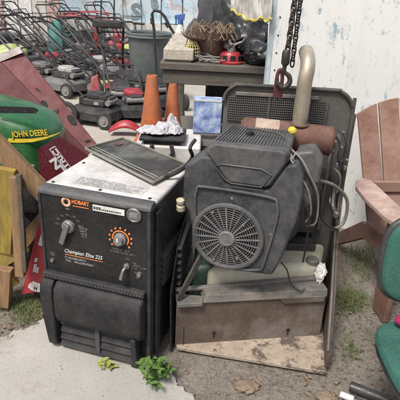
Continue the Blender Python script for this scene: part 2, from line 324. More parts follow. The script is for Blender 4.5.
        if solid: md = o.modifiers.new('solid', 'SOLIDIFY'); md.thickness = solid; md.offset = 0
        if bevel: md = o.modifiers.new('bevel', 'BEVEL'); md.width = bevel; md.segments = seg; md.limit_method = 'ANGLE'; md.angle_limit = math.radians(35); md.harden_normals = True
        if sub: md = o.modifiers.new('sub', 'SUBSURF'); md.levels = sub; md.render_levels = sub
        if label: o['label'] = label
        return o
def root_matrix(o):
    M = Matrix.Identity(4)
    while o is not None: M = o.matrix_basis @ M; o = o.parent
    return M
def tag(o, label, cat=None, group=None):
    o['label'] = label
    if cat: o['category'] = cat
    if group: o['group'] = group
    return o
def thing(name, label, cat, loc=(0, 0, 0), rz=0.0, group=None):
    o = bpy.data.objects.new(name, None); COL.objects.link(o); o.location = loc; o.rotation_euler = (0, 0, rz); o.empty_display_size = 0.1
    return tag(o, label, cat, group)
def struct(o, label=None):
    o['kind'] = 'structure'
    if label: o['label'] = label
    return o
def stuff(o, label, cat): o['kind'] = 'stuff'; return tag(o, label, cat)
def text(s, size, material, parent, M, name='lettering', shear=0.0, offset=0.0, ext=0.0006, ax='LEFT', width=None):
    c = bpy.data.curves.new('lettering', 'FONT'); c.body = s; c.size = size; c.shear = shear; c.offset = offset; c.extrude = ext; c.align_x = ax; c.resolution_u = 3
    t = bpy.data.objects.new('tmp', c); COL.objects.link(t)
    dg = bpy.context.evaluated_depsgraph_get(); dg.update()
    me = bpy.data.meshes.new_from_object(t.evaluated_get(dg)); bpy.data.objects.remove(t)
    if width:
        xs = [v.co.x for v in me.vertices]; k = width/(max(xs)-min(xs)); x0 = min(xs)
        for v in me.vertices: v.co.x = (v.co.x-x0)*k
    me.transform(M); me.materials.clear(); me.materials.append(material); me.name = name
    o = bpy.data.objects.new(name, me); COL.objects.link(o); o.parent = parent; return o
def print_strokes(mb, x0, x1, z, h, y0, y1, pr_, lid_y=None):
    x = x0
    while x < x1:
        if pr_.random() < 0.16: x += h*0.55; continue
        w = h*pr_.uniform(0.35, 0.6); t = h*0.17; k = pr_.randrange(5); parts = []
        if k in (0, 1, 3): parts.append((x, x+t, 0, h))
        if k in (1, 2): parts.append((x, x+w, h-t, h))
        if k in (0, 2, 4): parts.append((x, x+w, 0, t))
        if k in (2, 3): parts.append((x+w-t, x+w, 0, h*0.7))
        if k == 4: parts.append((x+w*0.4, x+w*0.4+t, 0, h))
        for a, b, c, d in parts:
            if lid_y is None: mb.box(a, b, y0, y1, z+c, z+d)
            else: mb.box(a, b, lid_y+c, lid_y+d, y0, y1)
        x += w+h*0.22
RX90 = Matrix.Rotation(PI/2, 4, 'X')
def frame(o, x, y):                     # matrix with text x along x, y along y
    x = Vector(x).normalized(); y = Vector(y); y = (y-x*y.dot(x)).normalized(); z = x.cross(y)
    return Matrix(((x.x, y.x, z.x, o[0]), (x.y, y.y, z.y, o[1]), (x.z, y.z, z.z, o[2]), (0, 0, 0, 1)))

# ------------------------------------------------------------------ ground, paving, sky
def axis(lo, hi, nlo, nhi, step, big):
    a = [nlo+step*i for i in range(int(round((nhi-nlo)/step))+1)]
    x = nlo; s = step
    while x > lo: s *= 1.6; x -= s; a.insert(0, max(x, lo))
    x = nhi; s = step
    while x < hi: s *= 1.6; x += s; a.append(min(x, hi))
    return a
xs = axis(-90, 90, -1.6, 1.6, 0.02, 2); ys = axis(-60, 150, 0.9, 3.1, 0.02, 2)
g = MB()
for yy in ys:
    for xx in xs:
        p = Vector((xx, yy, 0)); near = 1.0 if (-2 < xx < 2 and 0.5 < yy < 3.5) else 0.0
        z = -0.012+near*(0.009*noise.noise(p*3)+0.006*noise.noise(p*11)+0.004*noise.noise(p*31))
        g.v.append(Vector((xx, yy, z)))
nx = len(xs); g.f = [(j*nx+i, j*nx+i+1, (j+1)*nx+i+1, (j+1)*nx+i) for j in range(len(ys)-1) for i in range(nx-1)]
struct(g.build('ground', dirtm, sharp=180))
# near concrete slab with a broken edge
edge = [lv(*p) for p in ((-60, 352), (0, 337), (22, 328), (50, 316))]
edge += [Vector((-0.60, 2.25, 0)), Vector((-0.14, 2.10, 0))]
edge += [lv(*p) for p in ((150, 364), (168, 374), (180, 386), (197, 398), (215, 415), (240, 450), (240, 600), (-200, 600))]
poly = []
for i, a in enumerate(edge):
    b = edge[(i+1) % len(edge)]; n = 30 if (b-a).length < 1.2 else 4
    for k in range(n):
        p = a.lerp(b, k/n); j = 0.030 if n == 30 else 0
        poly.append(Vector((p.x+j*(noise.noise(p*14)+0.5*noise.noise(p*41)), p.y+j*(noise.noise(p*13+Vector((5, 5, 5)))+0.5*noise.noise(p*37)), -0.03)))
struct(MB().prism(poly, (0, 0, 0.030)).build('concrete_slab', concm, bevel=0.004))
yb = []
for i in range(41): yb.append(Vector((-14+i*0.5, 3.15+0.12*noise.noise(Vector((i*0.7, 0, 0))), -0.03)))
yb += [Vector((6, 12.4, -0.03)), Vector((-14, 12.4, -0.03))]
struct(MB().prism(yb, (0, 0, 0.032)).build('yard_paving', yardm))

# loose stones, leaf litter, grass
def on_slab(x, y):
    c = False; n = len(poly); j = n-1
    for i in range(n):
        if (poly[i].y > y) != (poly[j].y > y) and x < (poly[j].x-poly[i].x)*(y-poly[i].y)/(poly[j].y-poly[i].y)+poly[i].x: c = not c
        j = i
    return c
pb = MB()
for i in range(7000):
    x = rnd.uniform(-1.3, 1.25); y = rnd.uniform(1.15, 3.0)
    if on_slab(x, y):
        fr_ = not (on_slab(x+0.07*rnd.random(), y+0.05*rnd.random()) and on_slab(x-0.05*rnd.random(), y+0.06*rnd.random()))
        if rnd.random() > (0.9 if fr_ else 0.03): continue
    r = rnd.choice((0.0012, 0.0015, 0.002, 0.002, 0.003, 0.003, 0.0045, 0.008)); z = 0.001 if on_slab(x, y) else -0.008
    vs = [Vector((rnd.uniform(.7, 1.3)*r*a, rnd.uniform(.7, 1.3)*r*b, rnd.uniform(.5, 1)*r*c)) for a, b, c in ((1,0,0),(0,1,0),(-1,0,0),(0,-1,0),(0,0,1),(0,0,-1))]
    R = Matrix.Rotation(rnd.random()*6, 3, 'Z')
    pb.add([R @ q+Vector((x, y, z)) for q in vs], [(0,1,4),(1,2,4),(2,3,4),(3,0,4),(1,0,5),(2,1,5),(3,2,5),(0,3,5)])
stuff(pb.build('gravel', pebm), 'small pale stones scattered over the brown dirt', 'gravel')
def leaf_pts(mb, c, d, L, w, curl, tilt=0.25):
    d = Vector((math.cos(d), math.sin(d), 0)); s = Vector((-d.y, d.x, 0)); n = 5; vs = []
    for i in range(n+1):
        t = i/n; ww = w*math.sin(PI*(0.08+0.92*t)**0.8)*(1-0.15*t)
        m = Vector(c)+d*(L*t)+Vector((0, 0, curl*L*math.sin(PI*t)*0.5+tilt*L*t*0.3))
        vs += [m-s*ww+Vector((0, 0, abs(ww)*0.5)), m, m+s*ww+Vector((0, 0, abs(ww)*0.5))]
    mb.add(vs, [f for i in range(n) for f in ((i*3, i*3+1, i*3+4, i*3+3), (i*3+1, i*3+2, i*3+5, i*3+4))])
lf = MB()
for i in range(170):
    u = rnd.uniform(215, 405); v = rnd.uniform(238, 400)
    if i < 40: u = rnd.uniform(-5, 60); v = rnd.uniform(285, 335)
    p = lv(u, v)
    if -0.1 < p.x < 0.66 and 1.62 < p.y < 2.3: continue
    leaf_pts(lf, (p.x, p.y, -0.004), rnd.random()*6.3, rnd.choice((0.014, 0.018, 0.022, 0.03, 0.042)), rnd.uniform(0.003, 0.011), rnd.uniform(-0.2, 0.4))
stuff(lf.build('leaf_litter', dryleaf), 'dry brown leaves littered over the dirt', 'leaves')
gr = MB()
def blades(u0, u1, v0, v1, n, hmin, hmax):
    for i in range(n):
        p = lv(rnd.gauss((u0+u1)/2, (u1-u0)/4), rnd.gauss((v0+v1)/2, (v1-v0)/4)); h = rnd.uniform(hmin, hmax); a = rnd.random()*6.3; w = rnd.uniform(0.001, 0.0026)
        if on_slab(p.x, p.y): continue
        d = Vector((math.cos(a), math.sin(a), 0)); s = Vector((-d.y, d.x, 0))*w; b = rnd.uniform(0.3, 1.3)*h; vs = []
        for k in range(4):
            t = k/3; m = Vector((p.x, p.y, -0.012))+d*(b*t*t)+Vector((0, 0, h*t*(1-0.45*t))); q = s*(1-t*0.9)
            vs += [m-q, m+q]
        gr.add(vs, [(0,1,3,2),(2,3,5,4),(4,5,7,6)])
blades(335, 364, 288, 314, 480, 0.03, 0.10); blades(345, 375, 240, 282, 200, 0.04, 0.12); blades(340, 362, 335, 362, 130, 0.02, 0.06)
blades(5, 52, 292, 322, 520, 0.02, 0.07); blades(8, 40, 296, 330, 160, 0.02, 0.06); blades(335, 385, 250, 350, 160, 0.02, 0.07)
stuff(gr.build('grass', grassm, sharp=180), 'short green weedy grass growing in the dirt', 'grass')

def crumple(c, rx, ry, h, seed, fr=5.0, n=54):
    c = Vector(c); off = Vector((seed*3.7, seed*1.9, seed*5.1)); k = n+1; vs = []
    for j in range(k):
        for i in range(k):
            a = 2*i/n-1; b = 2*j/n-1; sx = a*math.sqrt(1-b*b/2); sy = b*math.sqrt(1-a*a/2); r = math.sqrt(sx*sx+sy*sy); q = Vector((sx, sy, 0))
            rd_ = 1-abs(noise.noise(q*fr+off)); rd2 = 1-abs(noise.noise(q*fr*2.1+off)); f = (1-r**2.6)
            wob = 1+0.28*noise.noise(q*2.2+off)+0.12*noise.noise(q*7+off)
            vs.append(c+Vector((sx*rx*wob+0.18*rx*noise.noise(q*3+off*2), sy*ry*wob+0.18*ry*noise.noise(q*3-off), h*(f*(0.45+0.5*noise.noise(q*1.6-off))+0.26*(rd_**2)*(0.35+f)+0.10*rd2**2*(0.3+f)-0.16))))
    return vs, [(j*k+i, j*k+i+1, (j+1)*k+i+1, (j+1)*k+i) for j in range(n) for i in range(n)]
def weed(name, label, c, n, size, material, spread, h):
    t = thing(name, label, 'plant', c)
    st = MB(); lm = MB()
    for i in range(n):
        a = rnd.random()*6.3; r = spread*math.sqrt(rnd.random()); hh = h*rnd.uniform(0.25, 1)*(1-0.4*r/spread)
        tip = Vector((r*math.cos(a), r*math.sin(a), hh))
        st.tube([(0, 0, -0.01), tip*0.5+Vector((0, 0, hh*0.15)), tip], 0.0013, 5, smooth=3)
        for k in range(3):
            leaf_pts(lm, tip-Vector((0, 0, 0.006*k)), a+(k-1)*1.9+rnd.uniform(-.4, .4), size*rnd.choice((0.5, 0.7, 0.85, 1.0, 1.25))*(0.75+0.5*hh/h), size*rnd.uniform(.24, .38), rnd.uniform(-0.1, 0.4), rnd.uniform(-0.3, 1.0))
    st.build('stem', material, t); lm.build('leaves', material, t, sharp=180)
weed('weed_plant', 'bushy green broad leaved weed at the right foot of the black welder', lv(155, 382, 0.0), 34, 0.030, leafm, 0.065, 0.15)
weed('weed_plant', 'small yellow green weed in the concrete before the black welder', lv(108, 368, 0.0), 8, 0.022, leafy, 0.04, 0.035)
for (u, v, r, lab) in ((247, 386, 0.035, 'flat tan stone on dirt before the beige metal skirt'), (326, 397, 0.032, 'rounded tan stone at the bottom edge near the black tube')):
    p = lv(u, v); tag(MB().blob((p.x, p.y, 0.0), (r*1.25, r, r*0.36), 0.38, 2.2, u, 44, 24).build('stone', rockm, sharp=180), lab, 'stone', 'tan stones on the dirt')
p = lv(300, 318); p = lv(338, 268)

# ------------------------------------------------------------------ welder generator (black front, cream lid)
WA = 0.277
wl = thing('welder_generator', 'black fronted welder generator with cream lid and orange dial', 'welder', (-0.627, 1.732, 0.004), -WA)
WW, WH, WD = 0.470, 0.742, 0.47
MB().box(0.006, WW-0.006, 0.022, WD, 0.02, WH-0.02).build('body', blk, wl, bevel=0.008)
lid = MB().box(-0.003, WW+0.003, 0.045, WD+0.01, WH-0.02, WH+0.004).build('lid', cream, wl, bevel=0.012, seg=3)
stk = MB().box(0.10, 0.40, 0.075, 0.155, WH+0.0045, WH+0.0052).build('warning_label', sticker, lid)
tx = MB()
prr = random.Random(5)
for k in range(7): print_strokes(tx, 0.108, prr.uniform(0.30, 0.39), 0, 0.0068, WH+0.0054, WH+0.0058, prr, 0.080+k*0.0105)
tx.build('small_print', knobm, lid)
sc = MB()
for x, y in ((0.03, 0.06), (0.235, 0.06), (WW-0.03, 0.06), (0.03, 0.3)): MB().lathe([(0.007, 0), (0.007, 0.002), (0.004, 0.004)], (x, y, WH+0.004), seg=12).build('screw', ink, lid)
# front frame with rounded head
fr = MB().prism([(0.0, 0.02, WH-0.022), (0.0, -0.008, WH-0.022), (0.0, -0.008, WH-0.016), (0.0, -0.002, WH-0.004), (0.0, 0.014, WH+0.006), (0.0, 0.046, WH+0.006), (0.0, 0.046, WH-0.022)], (WW, 0, 0))
fr.build('head_trim', bez, wl, bevel=0.006, seg=3)
MB().box(-0.002, 0.012, -0.008, 0.03, 0.36, WH-0.0225).build('side_trim', rub, wl, bevel=0.005)
MB().box(WW-0.016, WW+0.002, -0.008, 0.03, 0.02, WH-0.0225).build('side_trim', rub, wl, bevel=0.005)
fp = MB().box(0.012, WW-0.016, -0.003, 0.022, 0.36, WH-0.023).build('front_panel', blkpanel, wl, bevel=0.002)
# ribbed rubber strip
stp = MB().box(0.0, 0.452, -0.030, 0.02, 0.352, 0.378)
strip = stp.build('ribbed_strip', rub, wl, bevel=0.006)
rb = MB(); k = 0; x = 0.012
while x < 0.445:
    rb.cyl((x, -0.030, 0.357+0.004), (x+0.009, -0.030, 0.366+0.004), 0.0042, seg=8); rb.cyl((x+0.009, -0.026, 0.373), (x, -0.026, 0.382), 0.0042, seg=8); x += 0.0128
rb.build('rope_ribs', rub, strip)
# receptacle cover and foot flaps
prof = [(0.02, 0.350), (-0.030, 0.350), (-0.055, 0.325), (-0.062, 0.29), (-0.062, 0.20), (-0.050, 0.165), (-0.03, 0.150), (0.02, 0.150)]
MB().prism([(0.062, y, z) for y, z in prof], (0.39, 0, 0)).build('receptacle_cover', rub, wl, bevel=0.012, seg=3)
prof2 = [(0.02, 0.350), (-0.028, 0.350), (-0.050, 0.325), (-0.056, 0.29), (-0.050, 0.16), (-0.040, 0.02), (0.0, 0.0), (0.02, 0.0)]
a = [(-0.004, y, z) if z > 0.1 else (0.006, y, z) for y, z in prof2]; b = [(0.056, y, z) if z > 0.1 else (0.046, y, z) for y, z in prof2]; n = len(a)
MB().add(a+b, [list(range(n)), list(range(2*n-1, n-1, -1))]+[[i, (i+1) % n, n+(i+1) % n, n+i] for i in range(n)]).build('corner_flap', rub, wl, bevel=0.010, seg=3)
MB().hexa([(0.395, -0.035, 0.0), (0.428, -0.035, 0.0), (0.428, 0.0, 0.0), (0.395, 0.0, 0.0)], [(0.402, -0.055, 0.16), (0.425, -0.055, 0.16), (0.425, 0.0, 0.16), (0.402, 0.0, 0.16)]).build('corner_flap', rub, wl, bevel=0.006)
lo = MB()
for i in range(4):
    z = 0.013+i*0.036; lo.hexa([(0.058, -0.030+0.004*i, z), (0.395, -0.030+0.004*i, z), (0.395, 0.012, z), (0.058, 0.012, z)], [(0.058, -0.016+0.004*i, z+0.026), (0.395, -0.016+0.004*i, z+0.026), (0.395, 0.015, z+0.026), (0.058, 0.015, z+0.026)])
lo.build('intake_louvre', rub, wl, bevel=0.003)
MB().box(0.23, 0.25, -0.028, 0.01, 0.02, 0.150).build('louvre_rib', rub, wl)
# controls
FZ = Matrix.Translation((0, -0.0034, 0))
def ptext(s, x, z, size, m, **k): return text(s, size, m, fp, Matrix.Translation((x, -0.0036, z)) @ RX90, **k)
lg = MB()
for i in range(14):
    a0 = PI*0.1+i*(2*PI/14); a1 = a0+2*PI/14
    lg.add([(0.122+r*math.cos(a), -0.004, 0.702+r*math.sin(a)) for r, a in ((0.010, a0), (0.021, a0), (0.021, a1), (0.010, a1))], [(0, 1, 2, 3)])
lg.build('round_emblem', mat('emblem_orange', (0.62, 0.22, 0.08), 0.6, dirt=(0.75, 0.65, 0.55), amt=0.9, scale=25), fp, solid=0.001)
ptext('HOBART', 0.147, 0.702, 0.024, inko, offset=0.0008, width=0.074)
MB().box(0.150, 0.218, -0.0042, -0.003, 0.690, 0.693).build('emblem_rule', inko, fp)
MB().box(0.236, 0.366, -0.006, -0.003, 0.689, 0.713).build('serial_plate', white, fp)
sp_ = MB(); x = 0.240
for k in range(16):
    w = rnd.uniform(0.003, 0.008); sp_.box(x, x+w*0.8, -0.0068, -0.0062, 0.695, 0.707 if k < 4 else 0.701); x += w+0.0015
sp_.build('small_print', ink, fp)
mt = MB().lathe([(0.029, 0), (0.029, 0.006), (0.024, 0.009), (0.022, 0.006), (0.0, 0.006)], (0.405, -0.003, 0.700), (0, -1, 0), 28).build('hour_meter', silver, fp)
MB().box(0.388, 0.422, -0.0125, -0.009, 0.688, 0.710).build('meter_window', mat('lcd_grey', (0.2, 0.22, 0.2), 0.3), mt, bevel=0.002)
# selector lever
kn = MB().lathe([(0.027, 0), (0.026, 0.012), (0.020, 0.018), (0, 0.018)], (0.127, -0.003, 0.600), (0, -1, 0), 24).build('selector_knob', knobm, fp)
d = Vector((0.098-0.127, 0, 0.530-0.600)).normalized()
MB().hexa([Vector((0.127, -0.018, 0.600))-d*0.02+Vector((s*0.011, 0, -s*0.006)) for s in (-1, 1)]+[Vector((0.127, -0.034, 0.600))-d*0.02+Vector((s*0.009, 0, -s*0.005)) for s in (1, -1)],
          [Vector((0.127, -0.014, 0.600))+d*0.082+Vector((s*0.011, 0, -s*0.006)) for s in (-1, 1)]+[Vector((0.127, -0.024, 0.600))+d*0.082+Vector((s*0.009, 0, -s*0.005)) for s in (1, -1)]).build('lever', silver, kn, bevel=0.003)
mk = MB()
for i in range(9):
    an = PI*(0.05+0.16*i); w = 0.005 if i % 2 else 0.011
    c = Vector((0.127+0.052*math.cos(an), -0.0036, 0.603+0.046*math.sin(an)))
    if c.z < 0.58 and c.x < 0.12: continue
    print_strokes(mk, c.x-w, c.x+w, c.z-0.003, 0.0065, -0.0042, -0.0034, prr)
for i in range(4): print_strokes(mk, 0.172+0.003*i, 0.206-0.004*(i % 2), 0.598-0.012*i, 0.0075, -0.0042, -0.0034, prr)
mk.box(0.118, 0.134, -0.0042, -0.0034, 0.672, 0.676)
mk.build('dial_marks', inkg, fp)
# orange dial
kn = MB().lathe([(0.026, 0), (0.025, 0.010), (0.019, 0.013), (0.017, 0.028), (0, 0.029)], (0.347, -0.003, 0.588), (0, -1, 0), 24).build('dial_knob', knobm, fp)
MB().box(0.344, 0.350, -0.034, -0.030, 0.588, 0.603).build('pointer', white, kn)
od = MB()
for i in range(11):
    an = -PI*0.22+i*(1.44*PI/10); cc = Vector((0.347+0.046*math.cos(an), 0, 0.588+0.046*math.sin(an)))
    od.box(cc.x-0.0035, cc.x+0.0035, -0.0045, -0.0034, cc.z-0.0035, cc.z+0.0035)
for i in range(20):
    a0 = -PI*0.22+i*(1.3*PI/20); a1 = a0+1.3*PI/20
    od.add([(0.347+r*math.cos(q), -0.0042, 0.588+r*math.sin(q)) for r, q in ((0.030, a0), (0.036, a0), (0.036, a1), (0.030, a1))], [(0, 1, 2, 3)])
od.build('orange_scale', inko, fp, solid=0.0006)
mk = MB(); 
for z, a0, a1 in ((0.540, 0.315, 0.385), (0.528, 0.302, 0.405)):
    x = a0
    print_strokes(mk, a0, a1, z-0.003, 0.0072, -0.0042, -0.0034, prr)
mk.build('small_print', inkg, fp)
ptext('Champion Elite 225', 0.100, 0.478, 0.0235, inkw, shear=0.25, offset=0.0002, width=0.168)
MB().box(0.100, 0.268, -0.0042, -0.0034, 0.4675, 0.4700).build('emblem_rule', inko, fp)
mk = MB()
for z, a0, a1 in ((0.455, 0.100, 0.19), (0.441, 0.102, 0.222)):
    x = a0
    print_strokes(mk, a0, a1, z-0.0035, 0.0088, -0.0042, -0.0034, prr)
mk.build('small_print', mat('print_ink', (0.42, 0.42, 0.41), 0.6), fp)
tg = MB().lathe([(0.012, 0), (0.012, 0.008), (0.007, 0.010), (0.007, 0.02), (0, 0.02)], (0.372, -0.003, 0.475), (0, -1, 0), 16).build('toggle_switch', silver, fp)
MB().tube([(0.372, -0.02, 0.475), (0.368, -0.034, 0.465), (0.362, -0.040, 0.432)], [0.006, 0.006, 0.008], 10, smooth=4).build('toggle_lever', silver, tg)
MB().lathe([(0.008, 0), (0.008, 0.01), (0, 0.01)], (0.041, -0.003, 0.43), (0, -1, 0), 14).build('push_button', silver, fp)
MB().lathe([(0.010, 0), (0.009, 0.012), (0, 0.012)], (0.425, -0.003, 0.45), (0, -1, 0), 14).build('push_button', silver, fp)
mk = MB()
for x, z in ((0.395, 0.492), (0.40, 0.483), (0.395, 0.47), (0.43, 0.477), (0.405, 0.452), (0.41, 0.43), (0.365, 0.505)): print_strokes(mk, x, x+prr.uniform(0.012, 0.026), z-0.002, 0.006, -0.0042, -0.0034, prr)
mk.build('small_print', inkg, fp)
mk = MB()
for x, z in ((0.03, 0.452), (0.033, 0.462)): print_strokes(mk, x, x+0.022, z-0.002, 0.006, -0.0042, -0.0034, prr)
mk.build('small_print', inkg, fp)
# right side louvres, latch
lv_ = MB()
for i in range(5): lv_.hexa([(WW-0.006, 0.12, 0.46-i*0.03), (WW+0.008, 0.12, 0.45-i*0.03), (WW+0.008, 0.38, 0.45-i*0.03), (WW-0.006, 0.38, 0.46-i*0.03)], [(WW-0.006, 0.12, 0.475-i*0.03), (WW-0.002, 0.12, 0.475-i*0.03), (WW-0.002, 0.38, 0.475-i*0.03), (WW-0.006, 0.38, 0.475-i*0.03)])
lv_.build('side_louvre', blk, wl)
MB().box(WW-0.006, WW+0.008, 0.09, 0.115, 0.61, 0.68).build('latch', rub, wl, bevel=0.004)
MB().box(WW-0.006, WW+0.010, 0.045, 0.09, 0.02, 0.70).build('side_rail', blk, wl, bevel=0.006)

# dented steel tray on the welder lid
A, B, C, D = (lv(85, 147, 0.775), lv(123, 137, 0.775), lv(187, 163, 0.775), lv(153, 181, 0.775))
tr = thing('steel_tray', 'worn flat steel cover with raised rim lying on the cream lid', 'tray', A.lerp(C, 0.5).to_tuple()[:2]+(0.749,), 0)
def q4(a, b): return (A.lerp(D, a)).lerp(B.lerp(C, a), b)
nrm = (B-A).cross(D-A).normalized()
MB().grid(lambda a, b: q4(a, b)+Vector((0, 0, -0.008+0.004*noise.noise(Vector((a*3, b*3, 2))))), 16, 10).build('sheet', steel, tr, world=True, solid=0.003)
rm = MB()
for p0, p1 in ((A, D), (D, C), (C, B), (B, A)): rm.bar(p0+Vector((0, 0, -0.006)), p1+Vector((0, 0, -0.006)), 0.006, 0.011)
for b in (0.12, 0.2): rm.bar(q4(0.03, b)+Vector((0, 0, -0.004)), q4(0.97, b)+Vector((0, 0, -0.004)), 0.004, 0.003)
rm.build('rim', steelrim, tr, world=True, bevel=0.003)
MB().cyl(q4(0.12, 0.68)+Vector((0, 0, -0.004)), q4(0.12, 0.68)+Vector((0, 0, -0.002)), 0.02, seg=20).build('hole', rust, tr, world=True)
# black bent bracket by the engine, over the lid
br = MB().tube([lv(163, 176, 0.77), lv(178, 172, 0.78), lv(192, 158, 0.80), lv(190, 148, 0.86), lv(195, 140, 0.88)], 0.008, 8, smooth=4)
tag(br.build('control_rod', rub), 'bent black rod lying from steel cover to the engine', 'rod')

# ------------------------------------------------------------------ stripped engine generator
G0 = lv(255, 345)
ge = thing('engine_generator', 'stripped generator with grey twin engine and cream tank in an open case', 'generator', (0.27, 1.92, -0.004), 0)
def gb(mb, name, m, parent=None, **k): return mb.build(name, m, parent or ge, world=True, **k)
Z = Vector((0, 0, 1))
fL, fR = Vector((-0.078, 1.722, 0)), Vector((0.588, 1.838, 0)); fd = (fR-fL).normalized(); fn = Vector((fd.y, -fd.x, 0))   # front normal to the camera
# skirt plate
sk = [lv(177, 351), lv(326, 376), Vector((0.60, 1.80, 0)), fR+Vector((0.02, 0.02, 0)), fL+Vector((0, 0.02, 0))]
gb(MB().prism([Vector((p.x, p.y, 0.004)) for p in sk], (0, 0, 0.018)), 'skirt_plate', beigewood, bevel=0.003)
# front panel with keyholes
fp2 = gb(MB().slab([fL+Z*0.022, fR+Z*0.022, fR+Z*0.245, fL+Z*0.245], 0.008, -fn), 'front_panel', casebrown, bevel=0.002)
for u, v in ((214, 334), (288, 331)):
    ky = MB(); p = onp(u, v, fL+fn*0.001, fn); ky.cyl(p-fn*0.004+Z*0.006, p+fn*0.0008+Z*0.006, 0.009, seg=16); ky.slab([p+fn*0.0008+fd*s-Z*k for s, k in ((-0.004, 0), (0.004, 0), (0.003, 0.022), (-0.003, 0.022))], 0.004, -fn); gb(ky, 'keyhole', dark, fp2)
gb(MB().bar(fL+fd*0.03+Z*0.13+fn*0.002, fL+fd*0.03+Z*0.03+fn*0.002, 0.012, 0.004, fd), 'weld_seam', casegrey, fp2)
# top lip channel
lp = MB()
def lipq(t, y, z): return fL+fd*(t*0.68)-fn*y+Z*z
lp.hexa([lipq(0.0, -0.03, 0.243), lipq(0.16, -0.03, 0.243), lipq(0.19, 0.02, 0.243), lipq(0.0, 0.05, 0.243)], [lipq(0.0, -0.03, 0.262), lipq(0.155, -0.03, 0.262), lipq(0.175, 0.02, 0.262), lipq(0.0, 0.05, 0.262)])
lp.hexa([lipq(0.165, -0.012, 0.2455), lipq(0.99, -0.012, 0.2455), lipq(0.99, 0.07, 0.2455), lipq(0.165, 0.07, 0.2455)], [lipq(0.185, -0.004, 0.280), lipq(0.99, -0.004, 0.280), lipq(0.99, 0.07, 0.280), lipq(0.185, 0.07, 0.280)])
lp.bar(lipq(0.0, 0.055, 0.276), lipq(0.99, 0.075, 0.291), 0.022, 0.014)
gb(lp, 'lip_channel', lipm, bevel=0.003)
gb(MB().hexa([lipq(0.70, -0.0135, 0.22), lipq(0.97, -0.0135, 0.22), lipq(0.97, 0.004, 0.22), lipq(0.70, 0.004, 0.22)], [lipq(0.66, -0.0135, 0.25), lipq(0.98, -0.0135, 0.25), lipq(0.98, 0.004, 0.25), lipq(0.66, 0.004, 0.25)]), 'tab', casebrown, bevel=0.002)
# back hood panel
bL, bR = Vector((0.086, 2.22, 0)), Vector((0.668, 2.20, 0)); bd = (bR-bL).normalized(); bn = Vector((bd.y, -bd.x, 0)); BW = (bR-bL).length
def arc(cx, cz, r, a0, a1, n=7): return [(cx+r*math.cos(a0+(a1-a0)*i/n), cz+r*math.sin(a0+(a1-a0)*i/n)) for i in range(n+1)]
zt = 1.085
outl = [(0, 0.03)]+[(BW, 0.03)]+arc(BW-0.10, zt-0.10, 0.10, 0, PI/2)+arc(0.075, zt-0.075, 0.075, PI/2, PI)
bp_ = gb(MB().prism([bL+bd*x+Z*z for x, z in outl], -bn*0.006), 'hood_panel', hoodgrey)
rim_ = MB().tube([bL+bd*x+Z*z+bn*0.008 for x, z in outl[1:]], 0.009, 8, smooth=2)
gb(rim_, 'hood_rim', casegrey, bp_)
gb(MB().prism([bL+bd*x+Z*z+bn*0.0 for x, z in outl], -bn*0.002) if False else MB().bar(bL+bd*0.05+Z*(zt-0.038)+bn*0.01, bL+bd*(BW-0.16)+Z*(zt-0.038)+bn*0.01, 0.012, 0.016), 'hood_brace', lipm, bp_, bevel=0.002)
for x0, x1 in ((0.02, 0.20), (0.21, 0.39), (0.40, 0.455)):
    gr_ = gb(MB().slab([bL+bd*x0+Z*(zt-0.16)+bn*0.004, bL+bd*x1+Z*(zt-0.16)+bn*0.004, bL+bd*x1+Z*(zt-0.055)+bn*0.004, bL+bd*x0+Z*(zt-0.055)+bn*0.004], 0.003, -bn), 'grille', dark, bp_)
    sl = MB(); n = int((x1-x0)/0.009)
    for i in range(n+1): x = x0+(x1-x0)*i/n; sl.bar(bL+bd*x+Z*(zt-0.162)+bn*0.008, bL+bd*x+Z*(zt-0.053)+bn*0.008, 0.003, 0.003, bn)
    for i in range(11): z = zt-0.16+0.0105*i; sl.bar(bL+bd*x0+Z*z+bn*0.009, bL+bd*x1+Z*z+bn*0.009, 0.003, 0.004)
    gb(sl, 'mesh_bars', casegrey, gr_)
gb(MB().bar(bL+bd*0.205+Z*(zt-0.17)+bn*0.008, bL+bd*0.205+Z*(zt-0.045)+bn*0.008, 0.012, 0.012, bn).bar(bL+bd*0.465+Z*0.5+bn*0.006, bL+bd*0.465+Z*(zt-0.05)+bn*0.006, 0.012, 0.012, bn), 'post', hoodgrey, bp_, bevel=0.002)
# right side panel, edge-on, and left side panel
rs = [Vector((0.566, 1.635, 0.0)), Vector((0.595, 1.84, 0.28)), Vector((0.630, 2.0, 0.40)), Vector((0.668, 2.17, 0.62)), Vector((0.674, 2.195, 1.0)), Vector((0.674, 2.21, 1.0)), Vector((0.672, 2.215, 0.0))]
gb(MB().prism([Vector((0.566, 1.63, 0.022)), Vector((0.566, 1.64, 0.10)), Vector((0.590, 1.80, 0.30)), Vector((0.640, 2.06, 0.44)), Vector((0.660, 2.17, 0.66)), Vector((0.664, 2.192, 0.98)), Vector((0.672, 2.215, 0.98)), Vector((0.672, 2.215, 0.022))], (0.022, 0, 0)), 'side_panel', mat('rusty_dark_side', (0.05, 0.04, 0.034), 0.55, dirt=(0.15, 0.09, 0.06), amt=0.8, scale=6, thresh=0.53, bump=0.2, spec=0.3, soft=0.07), bevel=0.002)
gb(MB().tube([Vector((0.572, 1.64, 0.10)), Vector((0.594, 1.80, 0.302)), Vector((0.645, 2.06, 0.442)), Vector((0.665, 2.17, 0.662)), Vector((0.670, 2.19, 0.98))], 0.008, 8), 'side_rim', casegrey)
lsd = MB().prism([Vector((-0.100, 1.70, 0.0)), Vector((-0.108, 1.715, 0.30)), Vector((-0.085, 1.80, 0.50)), Vector((-0.05, 2.15, 0.55)), Vector((-0.02, 2.25, 0.0))], (0.008, 0.004, 0))
lspo = gb(lsd, 'side_panel', blk, bevel=0.002)
ls = MB()
